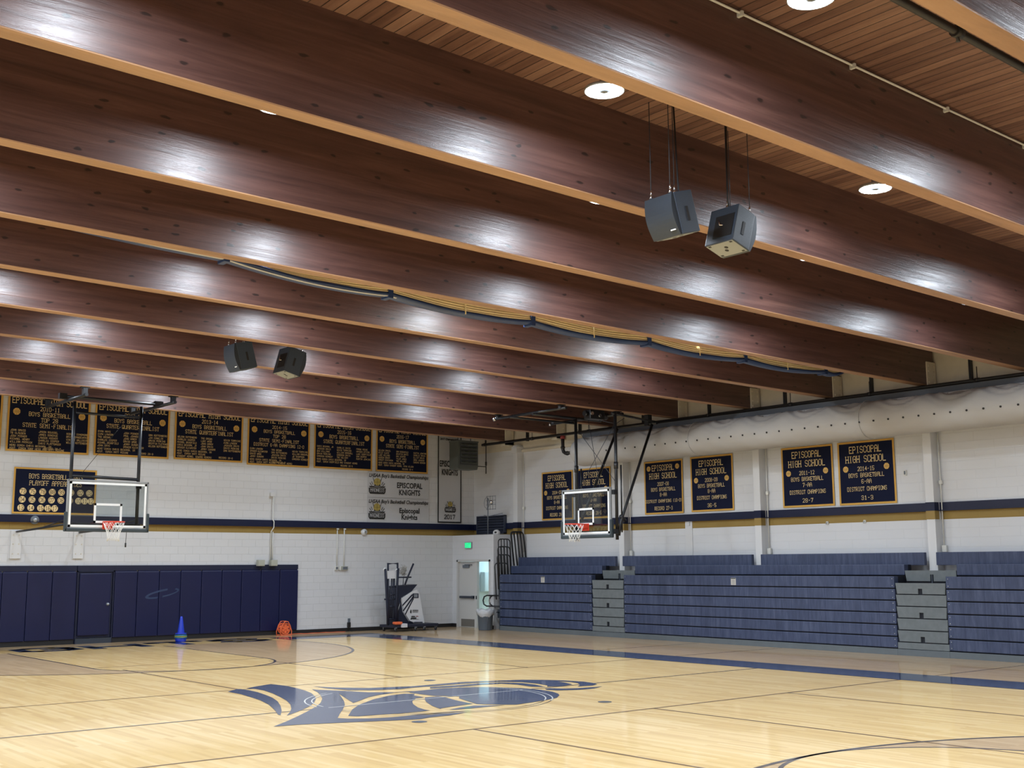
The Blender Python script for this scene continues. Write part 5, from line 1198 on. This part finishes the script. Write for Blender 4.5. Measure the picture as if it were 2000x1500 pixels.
# ================================================================= CORNER: DOOR, EXIT SIGN, LOUVRE, HEATER
t = thing('door_1', 'off-white double door in the corner, left leaf closed, right side open to a corridor', 'door', (XV, (DY0 + DY1) / 2, 0)); t['kind'] = 'structure'
part(t, 'door_frame', 'door', lambda bm: (box(bm, XV - 0.02, XV + 0.13, DY1, DY1 + 0.06, 0, DZ + 0.06), box(bm, XV - 0.02, XV + 0.13, DY0 - 0.06, DY0, 0, DZ + 0.06), box(bm, XV - 0.02, XV + 0.13, DY0 - 0.06, DY1 + 0.06, DZ, DZ + 0.07), box(bm, XV + 0.02, XV + 0.11, 29.30, 29.42, 0, DZ)))
lf = part(t, 'door_leaf', 'door', lambda bm: box(bm, XV + 0.05, XV + 0.10, 29.42, DY1 - 0.005, 0.01, DZ - 0.005))
part(t, 'panic_bar', 'dark_steel', lambda bm: (box(bm, XV - 0.02, XV + 0.05, 29.44, 30.16, 0.90, 0.97, 0.01), box(bm, XV - 0.03, XV + 0.05, 29.44, 29.54, 0.89, 0.98, 0.01)), lf)
part(t, 'kick_plate', 'kickplate', lambda bm: box(bm, XV + 0.045, XV + 0.05, 29.46, 30.14, 0.03, 0.26), lf)
part(t, 'door_closer', 'grey_steel', lambda bm: (box(bm, XV + 0.0, XV + 0.05, 29.70, 30.02, 1.84, 1.93, 0.008), box(bm, XV - 0.01, XV + 0.03, 29.55, 29.90, 1.93, 1.95)), lf)
part(t, 'strike_plate', 'black', lambda bm: box(bm, XV + 0.01, XV + 0.02, 29.30, 29.35, 0.88, 0.98))
part(t, 'open_leaf', 'door', lambda bm: box(bm, XV + 0.12, XV + 0.92, DY0 - 0.02, DY0 + 0.03, 0.01, DZ - 0.01))
t = thing('wall_cabinet', 'white wall box seen through the open door', 'cabinet', (23.98, YD - 0.05, 1.08)); bm = bmn(); box(bm, -0.20, 0.30, -0.22, 0, 0, 0.62, 0.008); obj('cabinet_body', bm, 'white_room', t)
bm = bmn(); box(bm, -0.18, 0.28, -0.228, -0.222, 0.02, 0.60); obj('cabinet_door', bm, 'white_room', t); bm = bmn(); box(bm, 0.0, 0.08, -0.24, -0.228, 0.38, 0.52); obj('cabinet_latch', bm, 'black', t)
t = thing('corridor_lamp', 'glowing panel lamp on the corridor ceiling behind the open door', 'lamp', (24.6, 29.5, ZV - 0.145)); bm = bmn(); box(bm, -0.65, 0.65, -0.35, 0.35, -0.03, 0); obj('lamp_housing', bm, 'alu', t)
bm = bmn(); box(bm, -0.6, 0.6, -0.3, 0.3, -0.034, -0.031); obj('lamp_diffuser', bm, 'corridor_lamp', t)
# exit sign
t = thing('exit_sign', 'small green lit EXIT sign above the corner door', 'sign', (XV, 29.66, 2.44), -PI / 2)
bm = bmn(); box(bm, -0.17, 0.17, -0.06, 0, 0, 0.20, 0.006); obj('sign_box', bm, 'exit_box' if 'exit_box' in M else 'alu', t)
bm = bmn(); box(bm, -0.15, 0.15, -0.064, -0.0605, 0.02, 0.18); obj('sign_face', bm, 'exit', t)
bm = bmn(); block_text(bm, 'EXIT', 0, 0.045, 0.11, 0.22, -0.067, 1.0); obj('sign_lettering', bm, 'exit_letter', t)
# louvre
t = thing('wall_louvre', 'slate blue slatted louvre above the corner vestibule', 'louvre', (XW, 29.55, 2.90), -PI / 2); w, h = 1.42, 0.58
bm = bmn(); box(bm, -w / 2, w / 2, -0.12, -0.02, 0, 0.03); box(bm, -w / 2, w / 2, -0.12, -0.02, h - 0.03, h); box(bm, -w / 2, -w / 2 + 0.03, -0.12, -0.02, 0, h); box(bm, w / 2 - 0.03, w / 2, -0.12, -0.02, 0, h); box(bm, -w / 2, w / 2, -0.03, -0.02, 0, h); obj('louvre_frame', bm, 'louver', t)
for k in range(6):
    bm = bmn(); z = 0.06 + k * 0.085; prism(bm, [(-0.11, z), (-0.03, z + 0.07), (-0.025, z + 0.06), (-0.10, z - 0.012)], -w / 2 + 0.03, w / 2 - 0.03, 'X'); obj('louvre_slat', bm, 'louver', t)
# mast with wire head and dome on the vestibule roof
t = thing('antenna_mast', 'thin grey pole with a wire cage head standing above the corner door', 'antenna', (22.76, 28.80, ZV))
bm = bmn(); tube(bm, [(0, 0, 0), (0, 0, 1.12)], 0.016, 8); tube(bm, [(0, 0.2, 0.60), (0, 0, 0.56), (0.1, -0.6, 0.64)], 0.010, 6); obj('mast_pole', bm, 'grey_steel', t)
bm = bmn(); tube(bm, [(0.05, 0.12 + 0.13 * math.cos(a), 0.98 + 0.17 * math.sin(a)) for a in [2 * PI * i / 16 for i in range(16)]], 0.007, 5, closed=True)
for z in (0.78, 0.92, 1.05, 1.18): tube(bm, [(0.05, 0.15, z), (0.05, -0.32, z)], 0.008, 5)
for y in (0.1, -0.05, -0.18, -0.32): tube(bm, [(0.05, y, 0.76), (0.05, y, 1.20)], 0.006, 5)
obj('wire_cage', bm, 'grey_steel', t)
bm = bmn(); lathe(bm, [(0, -0.07), (0.05, -0.05), (0.07, 0), (0.05, 0.05), (0, 0.07)], 16, (-0.02, -0.20, 0.99)); obj('lamp_bulb', bm, 'chrome', t)
t = thing('dome_camera', 'small white dome with dark lens on the top edge above the corner door', 'camera', (22.80, 28.40, ZV)); t.location.y = 28.55; t.location.x = 22.90
bm = bmn(); lathe(bm, [(0.0, 0.0), (0.10, 0.0), (0.115, 0.04), (0.10, 0.10), (0.05, 0.14), (0, 0.15)], 20); obj('dome_shell', bm, 'white_paint', t)
bm = bmn(); lathe(bm, [(0, -0.02), (0.035, 0.0), (0.045, 0.03), (0, 0.06)], 14, (-0.075, -0.05, 0.04)); obj('dome_lens', bm, 'black', t)
# unit heater
t = thing('unit_heater', 'grey green unit heater with louvred grille hanging in the far corner', 'heater', (22.32, 29.34, 4.88))
bm = bmn(); P = [(-0.40, 0.04), (-0.36, 0), (0.34, 0), (0.38, 0.10), (0.38, 0.88), (-0.40, 0.88)]; prism(bm, P, -0.12, 0.34, 'Y'); box(bm, -0.41, 0.39, -0.14, 0.36, 0.86, 0.90, 0.006); obj('heater_casing', bm, 'heater', t)
bm = bmn(); box(bm, -0.34, 0.33, -0.135, -0.12, 0.14, 0.84); hf = obj('heater_core', bm, 'heater_dark', t)
for r_ in range(6):
    bm = bmn(); z = 0.19 + r_ * 0.112
    for c in range(9): prism(bm, [(-0.15, z), (-0.135, z + 0.07), (-0.19, z + 0.02)], -0.31 + c * 0.07, -0.31 + c * 0.07 + 0.055, 'X')
    obj('heater_louvre', bm, 'heater', hf)
for dx in (-0.25, 0.25):
    bm = bmn(); tube(bm, [(dx, 0.1, 0.88), (dx, 0.1, ceil_z(22.3) - 4.88)], 0.012, 6); obj('hanger_rod', bm, 'dark_steel', t)
t = thing('gas_pipe', 'thin dark gas pipe dropping beside the hanging heater', 'pipe', (23.20, 29.45, 0)); bm = bmn(); tube(bm, [(0, 0, ceil_z(23.1)), (0, 0, 4.80)], 0.017, 8); tube(bm, [(0, 0, 5.02), (-0.50, 0, 5.02)], 0.014, 8); tube(bm, [(0, 0, 5.06), (0, 0, 5.18)], 0.032, 8); obj('pipe_run', bm, 'pipe', t)

# bin
t = thing('trash_can', 'round slate blue bin with clear plastic liner beside the end of the bleachers', 'trash can', (22.18, 28.20, 0))
bm = bmn(); lathe(bm, [(0, 0.0), (0.195, 0.0), (0.205, 0.02), (0.235, 0.52), (0.25, 0.53), (0.25, 0.56), (0.235, 0.56), (0.225, 0.50), (0, 0.48)], 32)
obj('bin_body', bm, 'can', t)
bm = bmn()
for k in (0, 1, 2, 3): a = PI / 4 + k * PI / 2 + 0.4; tube(bm, [(0.208 * math.cos(a), 0.208 * math.sin(a), 0.04), (0.237 * math.cos(a), 0.237 * math.sin(a), 0.50)], 0.008, 6)
obj('bin_rib', bm, 'can', t)
bm = bmn(); n = 40; prof = [(0.228, 0.42), (0.262, 0.46), (0.275, 0.55), (0.262, 0.60), (0.235, 0.62), (0.20, 0.58)]
rows = []
for r_, z in prof: rows.append([bm.verts.new(((r_ + 0.014 * math.sin(j * 2.1) * math.sin(z * 20 + j)) * math.cos(2 * PI * j / n), (r_ + 0.014 * math.sin(j * 2.1) * math.sin(z * 20 + j)) * math.sin(2 * PI * j / n), z + 0.02 * math.sin(j * 0.9 + z * 9) - (0.03 * math.sin(j * 0.31) if z < 0.45 else 0))) for j in range(n)])
for A, B in zip(rows, rows[1:]):
    for j in range(n): f = bm.faces.new((A[j], A[(j + 1) % n], B[(j + 1) % n], B[j])); f.smooth = True
obj('bin_liner', bm, 'bag', t)

# ================================================================= BALL RETURN MACHINE
YM = 29.55
t = thing('ball_machine', 'black and white ball shooting machine on wheels with folded net frame', 'ball machine', (20.5, YM, 0))
def mp(x, y, Y=YM): return on_y(740 + x / 10.0, 1090 + y / 10.0, Y)
def mt(name, mat, lines, r): part(t, name, mat, lambda bm: [tube(bm, [mp(*q) for q in l], r, 8) for l in lines])
mt('frame_post', 'machine_black', [[(180, 1310), (178, 110), (365, 105), (355, 1310)]], 0.035)
mt('folded_net_arm', 'machine_black', [[(125, 210), (145, 600), (160, 900), (175, 1310)], [(380, 200), (350, 600), (330, 900), (330, 1310)]], 0.036)
mt('folded_net_arm', 'machine_black', [[(255, 400), (235, 760), (215, 1180)], [(290, 400), (265, 800), (245, 1180)], [(300, 260), (305, 900), (300, 1200)]], 0.022)
mt('frame_rung', 'machine_black', [[(180, 560), (350, 560)], [(215, 715), (300, 715)], [(180, 800), (320, 800)], [(200, 945), (310, 945)], [(165, 1190), (345, 1190)], [(110, 805), (165, 805)]], 0.024)
mt('pulley_strap', 'board_white', [[(85, 235), (115, 195), (140, 215), (125, 310)], [(325, 240), (350, 215), (395, 200)]], 0.016)
part(t, 'number_panel', 'machine_white', lambda bm: bm.faces.new([bm.verts.new(mp(x, y, YM - 0.06)) for x, y in ((165, 250), (318, 245), (322, 398), (168, 405))]))
mt('launch_arm', 'machine_black', [[(675, 110), (560, 380), (510, 520)]], 0.028)
mt('launch_arm', 'machine_black', [[(375, 376), (630, 374)]], 0.022)
part(t, 'ball_hopper', 'machine_black', lambda bm: prism(bm, [(lambda v: (v.x, v.z))(mp(x, y)) for x, y in ((370, 545), (745, 515), (640, 640), (430, 770), (400, 900), (345, 900))], YM - 0.02, YM + 0.45, 'Y'))
part(t, 'machine_body', 'machine_black', lambda bm: prism(bm, [(lambda v: (v.x, v.z))(mp(x, y)) for x, y in ((330, 760), (440, 780), (470, 1050), (590, 1240), (680, 1240), (680, 1330), (330, 1330))], YM + 0.03, YM + 0.50, 'Y'))
wp = part(t, 'side_panel', 'machine_white', lambda bm: prism(bm, [(lambda v: (v.x, v.z))(mp(x, y)) for x, y in ((430, 785), (640, 650), (720, 620), (775, 700), (870, 1265), (690, 1265), (590, 1225), (480, 1060))], YM - 0.05, YM + 0.03, 'Y'))
def quads(Q): return lambda bm: [bm.faces.new([bm.verts.new(mp(x, y, YM - 0.056)) for x, y in q]) for q in Q]
part(t, 'panel_stripe', 'machine_black', quads([[(455, 915), (650, 700), (665, 725), (460, 945)], [(465, 1025), (668, 735), (680, 770), (480, 1045)], [(505, 1095), (670, 780), (685, 795), (520, 1115)], [(660, 690), (775, 690), (775, 780), (660, 780)], [(690, 1245), (855, 1245), (855, 1262), (690, 1262)]]), wp)
part(t, 'control_screen', 'alu', lambda bm: bm.faces.new([bm.verts.new(mp(x, y, YM - 0.062)) for x, y in ((685, 705), (755, 705), (755, 765), (685, 765))]), wp)
part(t, 'panel_logo', 'ink', quads([[(605, 1060), (620, 1005), (635, 1010), (640, 1060), (632, 1085)], [(655, 1012), (770, 1012), (770, 1024), (655, 1024)], [(655, 1034), (770, 1034), (770, 1042), (655, 1042)], [(655, 1052), (765, 1052), (765, 1060), (655, 1060)],
    [(625, 1140), (650, 1128), (710, 1132), (705, 1150), (640, 1152)], [(615, 1200), (630, 1160), (735, 1160), (730, 1185), (645, 1188), (640, 1200)], [(650, 1192), (775, 1190), (775, 1196), (650, 1198)]]), wp)
part(t, 'panel_logo', 'red', quads([[(722, 1130), (770, 1130), (768, 1142), (722, 1142)]]), wp)
part(t, 'machine_base', 'machine_black', lambda bm: box(bm, 19.60, 21.25, YM - 0.25, YM + 0.45, 0.12, 0.20, 0.01))
mt('steel_lever', 'alu', [[(370, 540), (400, 640), (410, 900), (360, 1060), (345, 1180)], [(350, 980), (385, 960)]], 0.014)
part(t, 'white_box', 'machine_white', lambda bm: (lambda a, b: box(bm, a.x, b.x, YM - 0.35, YM - 0.10, a.z, b.z, 0.01))(mp(410, 1355, YM - 0.2), mp(505, 1275, YM - 0.2)))
part(t, 'orange_ball_tray', 'orange', lambda bm: (lambda a, b: box(bm, a.x, b.x, YM - 0.30, YM - 0.12, a.z, b.z, 0.03))(mp(290, 1300, YM - 0.2), mp(430, 1240, YM - 0.2)))
for wx, wy in ((19.72, YM - 0.22), (20.42, YM - 0.24), (20.75, YM - 0.22), (21.18, YM - 0.20), (19.72, YM + 0.4), (21.18, YM + 0.4)):
    w_ = part(t, 'caster_wheel', 'black_rubber', lambda bm, wx=wx, wy=wy: tube(bm, [(wx - 0.015, wy, 0.052), (wx + 0.015, wy, 0.052)], 0.052, 16))
    part(t, 'caster_fork', 'alu', lambda bm, wx=wx, wy=wy: (box(bm, wx - 0.025, wx - 0.019, wy - 0.02, wy + 0.02, 0.05, 0.12), box(bm, wx + 0.019, wx + 0.025, wy - 0.02, wy + 0.02, 0.05, 0.12), box(bm, wx - 0.03, wx + 0.03, wy - 0.03, wy + 0.03, 0.105, 0.125)), w_)
def netball(bm):
    for k in range(26):
        a = R.random() * 6.28; P = []; c = mp(480, 230, YM + 0.15)
        for i in range(5): a += R.uniform(-1, 1) * 1.3; rr = R.uniform(0.02, 0.16); P.append((c.x + rr * math.cos(a) * 0.9, c.y + R.uniform(-0.08, 0.08), c.z + rr * math.sin(a) * 1.2 - 0.02))
        tube(bm, P, 0.006, 4)
part(t, 'bundled_net', 'cage_net', netball)
part(t, 'net_pole', 'dark_steel', lambda bm: tube(bm, [mp(480, 380, YM + 0.15), mp(470, 545, YM + 0.15)], 0.012, 6))
